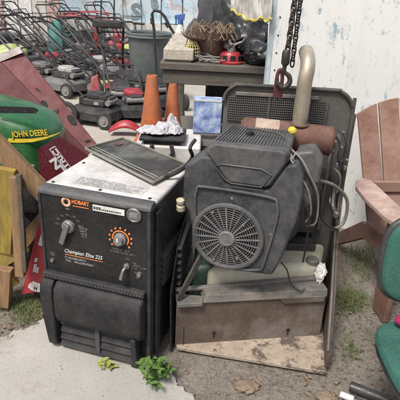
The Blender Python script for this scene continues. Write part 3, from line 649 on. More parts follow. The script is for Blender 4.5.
for i in range(6):
    z = 0.30+0.035*i; ls.bar(Vector((-0.075, 1.78, z)), Vector((-0.035, 2.05, z+0.03)), 0.018, 0.008)
gb(ls, 'side_louvre', blk, lspo)
gb(MB().bar(Vector((-0.07, 1.715, 0.27)), Vector((0.03, 1.80, 0.47)), 0.012, 0.03), 'stay_bar', casegrey, bevel=0.003)
# floor of the case and fuel tank
gb(MB().slab([fL+Z*0.03-fn*0.02, fR+Z*0.03-fn*0.02, Vector((0.66, 2.20, 0.03)), Vector((-0.02, 2.2, 0.03))], 0.01, Z), 'case_floor', casegrey)
tk = [lipq(0.20, 0.09, 0), lipq(0.985, 0.09, 0), Vector((0.635, 2.15, 0)), Vector((0.14, 2.12, 0))]
tank = gb(MB().hexa([p+Z*0.045 for p in tk], [p+Z*0.348 for p in tk]), 'fuel_tank', tankm, bevel=0.035, seg=5)
gb(MB().lathe([(0.03, 0), (0.03, 0.012), (0.024, 0.018), (0, 0.018)], (0.53, 1.95, 0.348), seg=20), 'tank_cap', cableg, tank)
gb(MB().hexa([(-0.02, 1.86, 0.05), (0.10, 1.86, 0.05), (0.14, 2.1, 0.05), (-0.01, 2.1, 0.05)], [(-0.02, 1.86, 0.34), (0.08, 1.86, 0.36), (0.12, 2.1, 0.36), (-0.01, 2.1, 0.34)]), 'alternator', mat('dark_green_paint', (0.02, 0.045, 0.032), 0.55), bevel=0.03, seg=4)

# --- engine, set crooked in the case
EA = 0.27
en = Vector((-math.sin(EA), -math.cos(EA), 0)); ex = Vector((math.cos(EA), -math.sin(EA), 0)); ey = -en
EO = at(228, 236, 1.74)
def ep(u, v, off=0.0): return onp(u, v, EO+en*off, en)
def prj(pts, off=0.0): return [ep(u, v, off) for u, v in pts]
hs = [(184, 166), (200, 156), (213, 157), (226, 184), (268, 190), (286, 166), (297, 164), (303, 176), (303, 196), (297, 222), (280, 262), (272, 276), (222, 270), (203, 253), (193, 238), (188, 212), (182, 204)]
eng = gb(MB().prism(prj(hs), ey*0.15), 'blower_housing', plast, bevel=0.014, seg=4)
rimo = [(197, 190), (205, 187), (268, 197), (277, 205), (276, 222), (264, 262), (257, 270), (226, 266), (207, 251), (197, 232), (195, 205)]
ri = prj(rimo, 0.006); ro = [EO+(p-EO)*1.0 for p in ri]
gb(MB().tube(ri, 0.006, 8, smooth=3, closed=True), 'housing_ridge', plast2, eng)
R = 0.131
gb(MB().cyl(EO-en*0.001, EO+en*0.006, R+0.012, seg=48), 'fan_recess', dark, eng)
gd = MB(); gc = EO+en*0.016
gb(MB().torus(EO+en*0.010, en, R+0.006, 0.011, 56, 8), 'guard_ring', plast2, eng)
for i in range(10): rr = 0.042+i*0.0092; gd.torus(gc+en*(0.006*(1-rr/R)), en, rr, 0.0014, 56, 5)
for i in range(24):
    an = 2*PI*i/24; d = ex*math.cos(an)+Z*math.sin(an); d2 = ex*math.cos(an+0.10)+Z*math.sin(an+0.10)
    gd.bar(gc+en*0.006+d*0.03, gc+d2*(R+0.002), 0.0032 if i % 3 else 0.0055, 0.006, en)
gb(gd, 'fan_guard', guard, eng)
gb(MB().lathe([(0.034, 0), (0.034, 0.012), (0.028, 0.016), (0.022, 0.014), (0, 0.014)], gc, en, 28), 'fan_hub', guard, eng)
sc = MB()
for u, v in ((243, 225), (222, 245), (237, 258), (213, 212), (197, 217), (271, 234), (232, 198), (214, 259)): gb(MB().lathe([(0.006, 0), (0.006, 0.004), (0, 0.005)], ep(u, v, 0.018 if 200 < u < 260 else 0.004), en, 10), 'bolt', silver, eng)
# air filter cover
fo = [(204, 152), (206, 146), (212, 143), (284, 150), (289, 154), (288, 163), (271, 187), (266, 189), (229, 184), (225, 181)]
ac = MB(); f0 = prj(fo, 0.012); nF = len(f0)
back = [p+ey*0.29+Vector((0, 0, 0.0)) for p in f0]; cB = sum(back, Vector())/nF
back = [cB+(p-cB)*0.93+Z*0.0 for p in back]
mid = [p+ey*0.02 for p in f0]; cF = sum(f0, Vector())/nF; f0s = [cF+(p-cF)*0.93 for p in f0]
ac.add(f0s+mid+back, [list(range(nF)), list(range(3*nF-1, 2*nF-1, -1))]+[[r*nF+i, r*nF+(i+1) % nF, (r+1)*nF+(i+1) % nF, (r+1)*nF+i] for r in range(2) for i in range(nF)])
acv = gb(ac, 'air_filter_cover', plast2, eng, bevel=0.008, seg=3)
ribs = MB(); tl, trr = mid[2]+Z*0.002, mid[3]+Z*0.002; bl_, brr = back[2]+Z*0.002, back[3]+Z*0.002
for i in range(22):
    t = (i+0.5)/22; ribs.bar(tl.lerp(trr, t)+ey*0.015, bl_.lerp(brr, t)-ey*0.01, 0.0055, 0.006)
gb(ribs, 'top_ribs', plast2, acv, bevel=0.0015)
pl = prj([(216, 165), (222, 163), (262, 168), (272, 174), (262, 186), (232, 182), (226, 178)], 0.0)
gb(MB().tube([p+en*0.014 for p in pl], 0.003, 6, closed=True), 'front_emboss', plast, acv)
kc = tl.lerp(trr, 0.42)+ey*0.13
gb(MB().lathe([(0.016, 0), (0.018, 0.012), (0.012, 0.018), (0, 0.018)], kc, Z, 18), 'cover_knob', rub, acv)
# crankcase, valve cover, oil filter
ec = EO+ey*0.15
cc = MB(); pts = [ec-ex*0.15-Z*0.13, ec+ex*0.19-Z*0.13, ec+ex*0.20+Z*0.10, ec+ex*0.10+Z*0.20, ec-ex*0.10+Z*0.20, ec-ex*0.16+Z*0.08]
gb(cc.prism(pts, ey*0.18), 'crankcase', alum, eng, bevel=0.012)
gb(MB().prism([ec+ex*0.10-Z*0.17, ec-ex*0.08-Z*0.17, ec-ex*0.10-Z*0.12, ec+ex*0.14-Z*0.12], ey*0.16), 'oil_sump', plast, eng, bevel=0.01)
def headbox(c, s, nm, m, fins=True):
    dx = (ex*s*0.78+Z*0.62).normalized(); dz = (Z*0.78-ex*s*0.62).normalized()
    h = MB()
    def bx(a0, a1, w, y0, y1): 
        q = [c+dx*a+dz*b for a, b in ((a0, -w), (a1, -w), (a1, w), (a0, w))]; h.prism([p+ey*y0 for p in q], ey*(y1-y0))
    bx(0.05, 0.105, 0.052, 0.0, 0.13)
    o = gb(h, nm, m, eng, bevel=0.012, seg=3)
    h = MB()
    for i in range(6): bx(-0.04+i*0.014, -0.034+i*0.014, 0.058, -0.005, 0.135)
    gb(h, 'cooling_fins', alum, eng)
headbox(EO+ey*0.06+ex*0.185+Z*0.135, 1, 'valve_cover', mat('valve_cover_black', (0.05, 0.052, 0.055), 0.5, dirt=(0.17, 0.165, 0.16), amt=0.5, scale=8)); headbox(EO+ey*0.16-ex*0.06+Z*0.10, -1, 'valve_cover', plast)
gb(MB().prism(prj([(295, 153), (313, 151), (322, 165), (319, 184), (303, 189), (297, 176)], -0.07), ey*0.12), 'valve_cover', MATS['valve_cover_black'], eng, bevel=0.012, seg=3)
gb(MB().tube([q_-en*0.003 for q_ in prj([(303, 158), (312, 157), (317, 166), (314, 179), (305, 181), (302, 170)], -0.07)], 0.003, 6, closed=True), 'cover_emboss', plast2, eng)
p = at(181, 205, 1.80)
gb(MB().lathe([(0.018, 0), (0.018, 0.02), (0.012, 0.024), (0.012, 0.034), (0.017, 0.036), (0.017, 0.048), (0, 0.05)], p-Z*0.02, Z+en*0.2, 18), 'oil_filler', mat('yellowed_plastic', (0.5, 0.46, 0.33), 0.5, dirt=(0.25, 0.2, 0.13), amt=0.5, scale=20), eng)
# muffler and elbow pipe
m0, m1 = at(243, 131, 2.06), at(331, 141, 2.02); md_ = (m1-m0).normalized()
muf = gb(MB().lathe([(0.046, -0.012), (0.060, 0.0), (0.062, 0.02), (0.062, (m1-m0).length-0.02), (0.060, (m1-m0).length), (0.050, (m1-m0).length+0.008), (0.0, (m1-m0).length+0.006)], m0, md_, 30), 'muffler', rust)
gb(MB().torus(m1-md_*0.004, md_, 0.061, 0.004, 30, 6), 'end_seam', rust, muf)
gb(MB().torus(m0+md_*0.2, md_, 0.0615, 0.003, 30, 6), 'weld_seam', rust, muf)
gb(MB().lathe([(0.0632, 0.05), (0.0635, 0.06), (0.0635, 0.14), (0.0632, 0.15)], m0, md_, 30), 'heat_band', beigehot, muf)
e0 = at(300, 119, 2.03); e1 = at(299, 78, 2.03); 
el = MB().tube([e0-Z*0.03, e0+Z*0.02, e0+Z*0.10, e0+Z*0.16+Vector((0.0, 0, 0)), e0+Vector((0.006, 0.012, 0.205)), e0+Vector((0.008, 0.045, 0.240)), e0+Vector((0.008, 0.10, 0.262))], 0.0305, 24, smooth=5)
elb = gb(el, 'exhaust_elbow', galv)
gb(MB().tube([e0+Vector((0.008, 0.088, 0.258)), e0+Vector((0.008, 0.1025, 0.2635))], 0.0285, 24), 'pipe_mouth', dark, elb)
fl = MB()
for i in range(9):
    an = PI+PI*i/8; dd = Vector((math.cos(an), math.sin(an), 0)); fl.bar(e0+dd*0.0305+Z*0.005, e0+dd*0.0305+Z*0.085, 0.003, 0.003, dd)
gb(fl, 'pipe_flutes', galv, elb)
gb(MB().torus(e0-Z*0.022, Z, 0.037, 0.006, 28, 8), 'flange', rust, elb)
p = at(292, 133, 1.95)
gb(MB().lathe([(0.017, 0), (0.018, 0.018), (0.012, 0.026), (0, 0.027)], p, Z+en*0.6, 16), 'yellow_cap', mat('yellow_cap', (0.65, 0.50, 0.05), 0.5), eng)
# cables and linkage
def cb(pts, r, m, nm='cable', par=eng): return gb(MB().tube([at(u, v, y) for u, v, y in pts], r, 7, smooth=5), nm, m, par)
cb([(247, 128, 1.84), (262, 130, 1.83), (281, 135, 1.81), (291, 148, 1.77), (299, 162, 1.74), (312, 185, 1.72), (316, 205, 1.73)], 0.0035, cable)
cb([(281, 152, 1.74), (291, 160, 1.71), (297, 172, 1.69), (308, 190, 1.69), (311, 212, 1.70), (306, 222, 1.72)], 0.004, cableg)
cb([(292, 150, 1.76), (302, 160, 1.72), (310, 176, 1.70), (318, 196, 1.71), (316, 222, 1.72), (307, 226, 1.74)], 0.004, cableg)
cb([(300, 190, 1.68), (309, 215, 1.69), (306, 245, 1.75), (303, 262, 1.82)], 0.004, cable)
cb([(318, 180, 1.86), (335, 186, 1.90), (347, 200, 1.94), (344, 222, 1.95), (332, 229, 1.92), (322, 222, 1.88)], 0.0075, cableg, par=ge)
cb([(322, 190, 1.86), (321, 215, 1.87), (327, 225, 1.88), (338, 230, 1.92)], 0.006, cable, par=ge)
cb([(281, 262, 1.78), (287, 270, 1.79), (291, 284, 1.80), (300, 291, 1.80), (305, 288, 1.81)], 0.003, cable, par=ge)
cb([(322, 140, 2.15), (333, 133, 2.12), (340, 145, 2.10), (338, 158, 2.10), (343, 172, 2.12), (338, 184, 2.14)], 0.004, cable, par=ge)
cb([(338, 128, 2.15), (346, 140, 2.12), (344, 158, 2.12), (336, 166, 2.12)], 0.004, cable, par=ge)
cb([(334, 168, 2.12), (340, 176, 2.10), (338, 190, 2.12), (330, 200, 2.10), (336, 212, 2.05)], 0.005, cableg, par=ge)
cb([(331, 176, 2.12), (334, 190, 2.10), (333, 206, 2.06), (337, 218, 2.0)], 0.012, cable, 'hose', ge)
for u, v, y, s in ((338, 137, 2.13, 0.012), (343, 133, 2.13, 0.009), (335, 142, 2.12, 0.010), (347, 160, 2.12, 0.008), (345, 168, 2.12, 0.010), (337, 165, 2.11, 0.010), (336, 215, 1.95, 0.013), (332, 150, 2.12, 0.012), (341, 147, 2.14, 0.009)):
    cn = MB(); p = at(u, v, y); cn.xf = Matrix.Translation(p) @ Euler((u, v, y)).to_matrix().to_4x4(); cn.box(-s, s, -s*.6, s*.6, -s*.8, s*.8); gb(cn, 'connector', silver, bevel=0.003)
lk = MB(); p0 = at(289, 160, 1.73); p1 = at(300, 185, 1.69); lk.bar(p0, p1, 0.010, 0.004).cyl(at(291, 158, 1.73), at(292, 157.5, 1.715), 0.007).cyl(at(290, 161, 1.72), at(297, 152, 1.75), 0.004).cyl(at(288, 150, 1.76), at(300, 172, 1.69), 0.0035)
gb(lk, 'throttle_linkage', silver, eng)
gb(MB().box(0.46, 0.56, 2.09, 2.18, 0.42, 0.74), 'control_box', casegrey, bevel=0.008)
gb(MB().box(0.585, 0.60, 2.17, 2.19, 0.40, 0.90), 'wire_channel', lipm, bevel=0.003)
gb(MB().lathe([(0.10, 0), (0.135, 0.02), (0.14, 0.12), (0.13, 0.14), (0, 0.14)], (0.33, 2.03, 0.50), (0.2, 1, 0), 26), 'generator_end', casegrey)
gb(MB().box(0.14, 0.56, 2.04, 2.18, 0.349, 0.385), 'mount_rail', casegrey, bevel=0.006)
gb(MB().cyl((0.50, 2.04, 0.60), (0.50, 2.04, 0.72), 0.030, seg=18), 'oil_filter', casegrey, bevel=0.004)
# crumpled white plastic on the tank
p = at(321, 272, 1.90)
cr_ = MB(); cr_.xf = Matrix.Translation(p) @ Euler((math.radians(62), 0.25, 0.1)).to_matrix().to_4x4(); cr_.add(*crumple((0, 0, 0), 0.026, 0.048, 0.034, 5, 3.0))
tag(cr_.build('crumpled_plastic', white, sharp=180, solid=0.0008), 'crumpled white plastic scrap tucked at the right end of the cream tank', 'plastic scrap')

# ------------------------------------------------------------------ hoist chain and hook
hk = at(284, 74, 2.05)
ch = thing('hoist_chain', 'dark steel lifting chain with hook hanging above the exhaust elbow', 'chain', hk, 0)
def chain(name, x0, z0, z1, L, w, r, y=0.0, lean=0.0):
    m = MB(); z = z0; i = 0
    while z < z1:
        a = (PI/4 if i % 2 else -PI/4); d = Vector((math.cos(a), math.sin(a), 0)); pts = []
        for k in range(12):
            t = 2*PI*k/12; pts.append(Vector((x0+lean*(z-z0), y, z))+d*(w*math.cos(t))+Z*(L*0.5*math.sin(t)+math.copysign(L*0.14, math.sin(t)) if abs(math.sin(t)) > 1e-6 else 0))
        m.tube(pts, r, 6, closed=True); z += L*0.80; i += 1
    return m.build(name, chainm, ch)
chain('chain', 0.032, 0.045, 1.1, 0.030, 0.009, 0.0036, 0.02, 0.01); chain('chain', 0.004, 0.10, 1.1, 0.032, 0.010, 0.0046, 0.0, 0.030)
MB().lathe([(0.012, 0), (0.017, 0.008), (0.017, 0.05), (0.012, 0.06), (0, 0.06)], (0, 0, 0.035), seg=18).build('swivel', chainm, ch)
MB().tube([(0, 0, 0.04), (0.0, 0, 0.01), (0.022, 0, -0.008), (0.026, 0, -0.035), (0.004, 0, -0.055), (-0.020, 0, -0.040), (-0.024, 0, -0.018)], [0.009, 0.009, 0.010, 0.011, 0.011, 0.009, 0.006], 10, smooth=5).build('hook', chainm, ch)
lb = at(278, 77, 2.07)
bk = MB().tube([lb+Vector((-0.004, 0, -0.09)), lb+Vector((-0.004, 0, 0.0)), lb+Vector((0.006, 0, 0.030)), lb+Vector((0.018, 0, 0.0)), lb+Vector((0.018, 0, -0.09))], 0.008, 8, smooth=4)
bk.box(lb.x-0.012, lb.x+0.026, lb.y-0.008, lb.y+0.008, lb.z-0.085, lb.z-0.04)
gb(bk, 'lifting_bail', dred, ge, bevel=0.003)

# ------------------------------------------------------------------ white painted wall
wa = thing('painted_wall', 'white painted panel wall with flaking blue paint behind the pink chair', 'wall', (0.36, 3.03, 0), 0)
MB().box(0.022, 4.6, 0.0, 0.07, -0.02, 3.4).build('wall_panel', wallm, wa)
MB().box(0.0, 0.0215, -0.006, 0.08, -0.02, 3.4).build('edge_strip', mat('pale_blue_strip', (0.40, 0.55, 0.60), 0.6, dirt=(0.62, 0.66, 0.66), amt=0.8, scale=9), wa)
for z in (1.0, 1.1, 1.2, 1.3, 1.42, 1.55): MB().cyl((0.05, -0.003, z+0.03), (0.05, 0.001, z+0.03), 0.005, seg=8).build('rivet', ink, wa)

# ------------------------------------------------------------------ work bench and what is on it
wb = thing('work_bench', 'heavy dark weathered timber work bench beside the white wall', 'bench', (0.05, 3.3, 0), 0)
MB().box(-0.36, 0.75, 0.0, 1.25, 0.955, 1.0).build('bench_top', benchm, wb, bevel=0.006)
MB().box(-0.34, 0.74, 0.02, 0.07, 0.86, 0.954).build('apron', benchm, wb, bevel=0.005)
for x, y in ((-0.32, 0.08), (0.66, 0.08), (-0.32, 1.13), (0.66, 1.13)): MB().box(x, x+0.075, y, y+0.075, 0, 0.954).build('leg', benchm, wb, bevel=0.005)
MB().box(-0.30, 0.70, 0.60, 1.15, 0.33, 0.36).build('lower_shelf', benchm, wb)
t = thing('plank_box', 'pale weathered shallow plank box lying on left end of the bench', 'plank', (-0.19, 3.34, 1.0))
MB().box(-0.10, 0.10, 0.0, 1.1, 0.012, 0.085).build('plank', greywood, t, bevel=0.008)
MB().box(-0.085, 0.085, 0.012, 1.08, 0.0, 0.0115).build('batten', benchm, t)
# basket of dried fronds
bc = at(212, 50, 3.55); bc.z = 1.0
t = thing('frond_basket', 'dark brown basket with dried fronds on the bench', 'basket', bc)
MB().lathe([(0.075, 0), (0.10, 0.04), (0.135, 0.13), (0.150, 0.19), (0.140, 0.19), (0.12, 0.12), (0.0, 0.1)], seg=26).build('basket_shell', brown, t)
fr = MB()
for i in range(70):
    a = rnd.random()*6.3; a2 = a+rnd.uniform(-1.2, 1.2); r = rnd.uniform(0.13, 0.22)
    fr.tube([(0.13*math.cos(a), 0.13*math.sin(a), 0.17), (0.13*math.cos((a+a2)/2), 0.13*math.sin((a+a2)/2), 0.22+rnd.uniform(-.02, .03)), (r*math.cos(a2), r*math.sin(a2), rnd.uniform(0.02, 0.20))], rnd.uniform(0.0015, 0.0042), 5, smooth=4)
fr.build('dried_frond', straw, t)
fr = MB()
for i in range(30):
    a = rnd.random()*6.3; leaf_pts(fr, (0.1*math.cos(a), 0.1*math.sin(a), 0.17), a, 0.13, 0.03, -0.6, 0.1)
fr.build('brown_leaf', brown, t, solid=0.001)
nc = at(193, 47, 3.45); nc.z = 1.06
nb = MB().blob(nc, (0.045, 0.04, 0.075), 0.2, 2, 4, 16, 12)
o = nb.build('net_bag', netm); md = o.modifiers.new('wire', 'WIREFRAME'); md.thickness = 0.006
tag(o, 'yellow net bag beside the brown basket on the bench', 'net bag')
hm = MB()
for i in range(16):
    c = at(rnd.uniform(190, 212), rnd.uniform(52, 60), rnd.uniform(3.36, 3.5)); c.z = 1.008+rnd.random()*0.03; a = rnd.uniform(-0.7, 0.7)
    d = Vector((math.cos(a), math.sin(a), 0)); hm.tube([c-d*0.09, c-d*0.03+Vector((0, 0.02, 0.012)), c+d*0.04-Vector((0, 0.015, 0)), c+d*0.1], rnd.uniform(0.004, 0.008), 6, smooth=3)
tag(hm.build('hose_pile', cableg), 'pile of grey brown hoses and sticks before the basket on bench', 'hoses')
rc = at(230, 63, 3.42); rc.z = 1.0
t = thing('starter_housing', 'red engine starter housing with black openings on the bench', 'engine part', rc)
MB().lathe([(0.085, 0), (0.088, 0.012), (0.075, 0.02), (0.070, 0.06), (0.055, 0.075), (0, 0.078)], seg=28).build('housing', redplast, t)
for i in range(8):
    a = i*PI/4+0.2; d = Vector((math.cos(a), math.sin(a), 0)); s = Vector((-d.y, d.x, 0)); MB().slab([d*0.0755+s*k+Z*z for k, z in ((-0.018, 0.026), (0.018, 0.026), (0.016, 0.056), (-0.016, 0.056))], 0.008, -d).build('opening', dark, t)
MB().cyl((0, 0, 0.07), (0.01, 0.01, 0.13), 0.03, 0.018).cyl((0.0, 0, 0.11), (0.07, 0, 0.14), 0.010).blob((-0.02, 0.0, 0.12), (0.03, 0.03, 0.03), 0.4, 3, 2, 14, 10).cyl((0.05, 0.01, 0.10), (0.09, 0.02, 0.165), 0.006).build('carburettor', alum, t)
def bag(u, v, y, rad, lab, m, seed, z=1.0, nm='rubbish_bag'):
    c = at(u, v, y); c.z = z+rad[2]*0.92
    return tag(MB().blob(c, rad, 0.28, 2.3, seed, 40, 26, flat=-rad[2]*0.92).build(nm, m), lab, 'bag', 'bags on the bench')
bag(250, 45, 3.62, (0.16, 0.13, 0.15), 'large shiny black rubbish bag on bench under the hanging cloth', bagm, 5)
bag(262, 52, 3.42, (0.12, 0.09, 0.075), 'low black bag slumped at bench front by the white wall', bagm, 9)
bag(236, 30, 3.95, (0.17, 0.12, 0.22), 'tall black bag behind the red starter housing', bagm, 3)
bag(214, 20, 4.15, (0.12, 0.10, 0.30), 'tall dark grey fabric bag standing behind the brown basket', bagg, 7, nm='fabric_bag')
bag(197, 40, 4.2, (0.09, 0.08, 0.11), 'small lumpy dark grey bag left of the brown basket', bagg, 13, nm='fabric_bag')
# hanging white cloth with yellow hem
hc = [at(230, -14, 3.20), at(273, -14, 2.98), at(271, 18, 2.98), at(231, 10, 3.20)]
t = thing('hanging_sheet', 'pale plastic sheet with yellow hem hanging above the bench', 'sheet', hc[0].to_tuple())
def hf(a, b, k=1.0):
    p = hc[0].lerp(hc[1], a).lerp(hc[3].lerp(hc[2], a), b); return p+Vector((0, 0.05*noise.noise(Vector((a*5, b*0.8, 3)))+0.025*noise.noise(Vector((a*13, b*2, 7))), -0.03*b*math.sin(PI*a)+0.03*b*noise.noise(Vector((a*6, 0, 5)))))
MB().grid(lambda a, b: hf(a, b), 50, 14).build('sheet', mat('pale_sheet', (0.56, 0.55, 0.52), 0.5, dirt=(0.4, 0.39, 0.36), amt=0.6, scale=9), t, world=True, solid=0.002)
MB().tube([hf(i/30, 1.0) for i in range(31)], 0.008, 6).build('hem', mat('hem_yellow', (0.55, 0.47, 0.10), 0.6), t, world=True)
MB().tube([hf(0.97, 0.9), hf(0.97, 1.0)+Vector((0.0, -0.01, -0.06)), hf(0.97, 1.0)+Vector((0.005, -0.01, -0.13))], 0.004, 6).build('tie_cord', white, t, world=True)
# spray bottle on the far end of the bench
sb = at(180, 30, 4.48); sb.z = 1.0
t = thing('spray_bottle', 'white spray bottle with blue head at far end of bench', 'bottle', sb)
MB().lathe([(0.036, 0), (0.038, 0.02), (0.038, 0.11), (0.018, 0.15), (0.016, 0.165), (0, 0.165)], seg=20).build('bottle', white, t)
MB().hexa([(-0.05, -0.016, 0.195), (0.035, -0.02, 0.185), (0.035, 0.02, 0.185), (-0.05, 0.016, 0.195)], [(-0.05, -0.012, 0.222), (0.04, -0.018, 0.240), (0.04, 0.018, 0.240), (-0.05, 0.012, 0.222)]).cyl((0, 0, 0.155), (0, 0, 0.19), 0.024, 0.020).box(-0.042, -0.030, -0.008, 0.008, 0.14, 0.196).build('spray_head', bluem, t, bevel=0.004)
# white drum machine under the bench to the left
t = thing('white_cabinet', 'old white sheet metal cabinet standing behind the welder', 'cabinet', (-0.33, 2.62, 0))
MB().box(-0.03, 0.32, -0.16, 0.20, 0.0, 0.70).build('body', cream, t, bevel=0.012)
MB().box(0.02, 0.26, -0.164, -0.1595, 0.12, 0.52).build('front_recess', mat('cabinet_front_grey', (0.4, 0.4, 0.39), 0.6), t)  # flat plate on the cabinet front, greyer than the body
t2 = thing('plastic_board', 'black plastic board on the white cabinet carrying white rags', 'lid', (-0.215, 2.56, 0.70))
MB().box(-0.12, 0.12, -0.10, 0.12, 0.022, 0.04).box(-0.10, 0.10, -0.08, 0.10, 0.0, 0.0215).build('plate', rub, t2, bevel=0.006)
MB().tube([(-0.05, -0.105, 0.01), (-0.055, -0.115, -0.04), (0.0, -0.12, -0.075), (0.055, -0.115, -0.04), (0.05, -0.105, 0.01)], 0.010, 8, smooth=4).build('handle', rub, t2)
rc = at(160, 125, 2.56); rc.z = 0.742
rg = MB()
for i, (dx, dy, a, b, c_) in enumerate(((-0.05, 0.0, 0.075, 0.06, 0.04), (0.03, 0.01, 0.075, 0.065, 0.055), (0.075, 0.0, 0.05, 0.05, 0.05), (0.06, 0.045, 0.05, 0.04, 0.105), (-0.01, -0.045, 0.07, 0.035, 0.03))):
    rg.add(*crumple((rc.x+dx, rc.y+dy, rc.z+0.010+0.002*i), a, b, c_, 3+i, 2.0))
tag(rg.build('rag_heap', ragm, sharp=180, solid=0.0015), 'heap of dirty white rags on the black plastic board', 'rags')
# blue printed box
b0, b1 = at(193, 124, 2.72), at(221, 124, 2.72); bz = at(207, 99, 2.72).z
t = thing('printed_box', 'blue and white printed carton standing behind the grey engine', 'box', ((b0.x+b1.x)/2, 2.72, b0.z-0.05))
bw = (b1.x-b0.x)/2; hh = bz-b0.z+0.05
MB().box(-bw, bw, 0, 0.07, 0.0, hh).build('carton', printm, t, bevel=0.003)
MB().box(-bw+0.004, bw-0.004, -0.002, 0.0, hh-0.014, hh-0.004).build('white_band', white, t)
t = thing('metal_crate', 'dark metal crate under the bench holding the printed carton', 'crate', (0.06, 2.80, 0))
MB().box(-0.12, 0.20, -0.10, 0.16, 0.0, b0.z-0.05).build('crate_body', casegrey, t, bevel=0.01)
MB().box(-0.122, 0.202, -0.104, -0.1, b0.z-0.12, b0.z-0.08).build('rail', lipm, t)
# traffic cones
t = thing('low_crate', 'low dark wooden crate under the orange cones beside bench leg', 'crate', (-0.26, 3.05, 0))
MB().box(-0.16, 0.20, -0.17, 0.20, 0.0, 0.555).build('crate_body', benchm, t, bevel=0.008)
def cone(u, v, y, lab, rb):
    c = at(u, v, y); H = c.z-0.555; t = thing('traffic_cone', lab, 'traffic cone', (c.x, y, 0.555), 0, 'traffic cones')
    MB().box(-rb*1.35, rb*1.35, -rb*1.35, rb*1.35, 0, 0.02).build('base', orange, t, bevel=0.006)
    MB().lathe([(rb+0.006, 0.0205), (rb, 0.04), (rb*0.72, H*0.45), (rb*0.42, H-0.012), (rb*0.36, H), (rb*0.26, H), (rb*0.24, H-0.03)], seg=28).build('cone', orange, t)
cone(152, 75, 2.98, 'taller faded orange traffic cone left of the bench leg', 0.080); cone(173, 84, 3.12, 'shorter narrow orange traffic cone under the bench edge', 0.066)
t = thing('under_bench_filler', 'black filler box added on the low shelf to darken under the bench', 'filler', (0.22, 3.95, 0.36))  # made-up black box, added to darken the space under the bench
MB().box(-0.22, 0.34, -0.02, 0.4, 0, 0.5).build('filler_body', blk, t, bevel=0.01)
MB().box(-0.2, 0.32, -0.03, -0.02, 0.24, 0.26).build('filler_rail', lipm, t)

# ------------------------------------------------------------------ pink plastic garden chair
ad = thing('garden_chair', 'faded pink brown slatted plastic garden chair against the wall', 'chair', (1.15, 2.2, 0))
def ab(m, name, mt_, par=ad, **k): return m.build(name, mt_, par, world=True, **k)
cx = 1.17
for i in range(5):
    m = MB(); x0 = cx-0.315+i*0.128; x1 = x0+0.116
    def top(x): return 0.965-0.55*(x-cx)**2*1.6
    q = []
    for x in (x0, (x0+x1)/2, x1):
        q.append((x, top(x)))
    f = lambda x, z: Vector((cx+(x-cx)*(0.86+0.14*(z-0.3)/0.6), 2.36+0.34*(z-0.30)/0.65, z))
    poly_ = [f(x0, 0.30), f(x1, 0.30)]+[f(x, z) for x, z in q[::-1]]
    m.slab(poly_, 0.022, (0, 0.9, -0.45)); ab(m, 'back_slat', pinkpl, bevel=0.006)
def arm(s):
    X = lambda d: cx+s*d
    pl_ = [(0.26, 2.46), (0.30, 2.50), (0.345, 2.47), (0.385, 2.38), (0.40, 2.22), (0.395, 2.02), (0.375, 1.955), (0.33, 1.94), (0.285, 1.96), (0.27, 2.04), (0.265, 2.25)]
    m = MB().prism([Vector((X(d), y, 0.535)) for d, y in pl_], (0, 0, 0.028)); ab(m, 'armrest', pinkworn, bevel=0.008, seg=3)
    m = MB().prism([Vector((X(0.285), 1.97, 0.0)), Vector((X(0.285), 2.10, 0.0)), Vector((X(0.285), 2.14, 0.534)), Vector((X(0.285), 1.96, 0.534))], (s*0.028, 0, 0)); ab(m, 'leg', pinkpl, bevel=0.006)
    m = MB().prism([Vector((X(0.25), 1.99, 0.30)), Vector((X(0.25), 1.99, 0.38)), Vector((X(0.25), 2.45, 0.32)), Vector((X(0.25), 2.86, 0.0)), Vector((X(0.25), 2.74, 0.0)), Vector((X(0.25), 2.40, 0.24))], (s*0.03, 0, 0)); ab(m, 'leg', pinkpl, bevel=0.006)
arm(-1); arm(1)
for i in range(5):
    y0 = 1.98+i*0.085; z = 0.395-0.012*i; ab(MB().box(cx-0.28, cx+0.28, y0, y0+0.075, z-0.02, z), 'seat_slat', pinkpl, bevel=0.006)
ab(MB().box(cx-0.25, cx+0.25, 2.44, 2.47, 0.50, 0.56), 'back_rail', pinkpl, bevel=0.005)

pv = Vector((0.80, 2.40, 0)); RZ = Matrix.Rotation(0.13, 4, 'Z'); ad.matrix_basis = Matrix.Translation(pv+Vector((0.02, 0, 0))) @ RZ @ Matrix.Translation(-pv) @ ad.matrix_basis
# ------------------------------------------------------------------ green office chair (right edge)
oc = thing('office_chair', 'green upholstered office chair with black shell at the right edge', 'chair', (0.88, 1.26, 0))
def cushion(c, a, b, h, Rm, n=40, pw=0.55):
    m = MB(); vs = []; fs = []; rings = [(0.0, -h), (0.86, -h), (0.97, -h*0.6), (1.0, 0), (0.97, h*0.6), (0.86, h*0.92), (0.55, h*1.08), (0.0, h*1.12)]
    sg = lambda x: math.copysign(abs(x)**pw, x)
    for r, z in rings: vs += [Vector(c)+Rm @ Vector((a*r*sg(math.cos(2*PI*k/n)), b*r*sg(math.sin(2*PI*k/n)), z)) for k in range(n)]
    for i in range(len(rings)-1): fs += [(i*n+k, i*n+(k+1) % n, (i+1)*n+(k+1) % n, (i+1)*n+k) for k in range(n)]
    return m.add(vs, fs)
I3 = Matrix.Identity(3); RB = Matrix.Rotation(math.radians(82), 3, 'X')
cushion((0, 0.00, 0.385), 0.255, 0.225, 0.032, I3).build('seat', greenfab, oc, sub=1)
cushion((0, 0.00, 0.355), 0.250, 0.220, 0.022, I3).build('seat_shell', blackpl, oc, sub=1)
cushion((0.0, 0.245, 0.63), 0.225, 0.165, 0.026, RB).build('backrest', greenfab, oc, sub=1)
cushion((0.0, 0.262, 0.63), 0.237, 0.177, 0.020, RB).build('back_shell', blackpl, oc, sub=1)
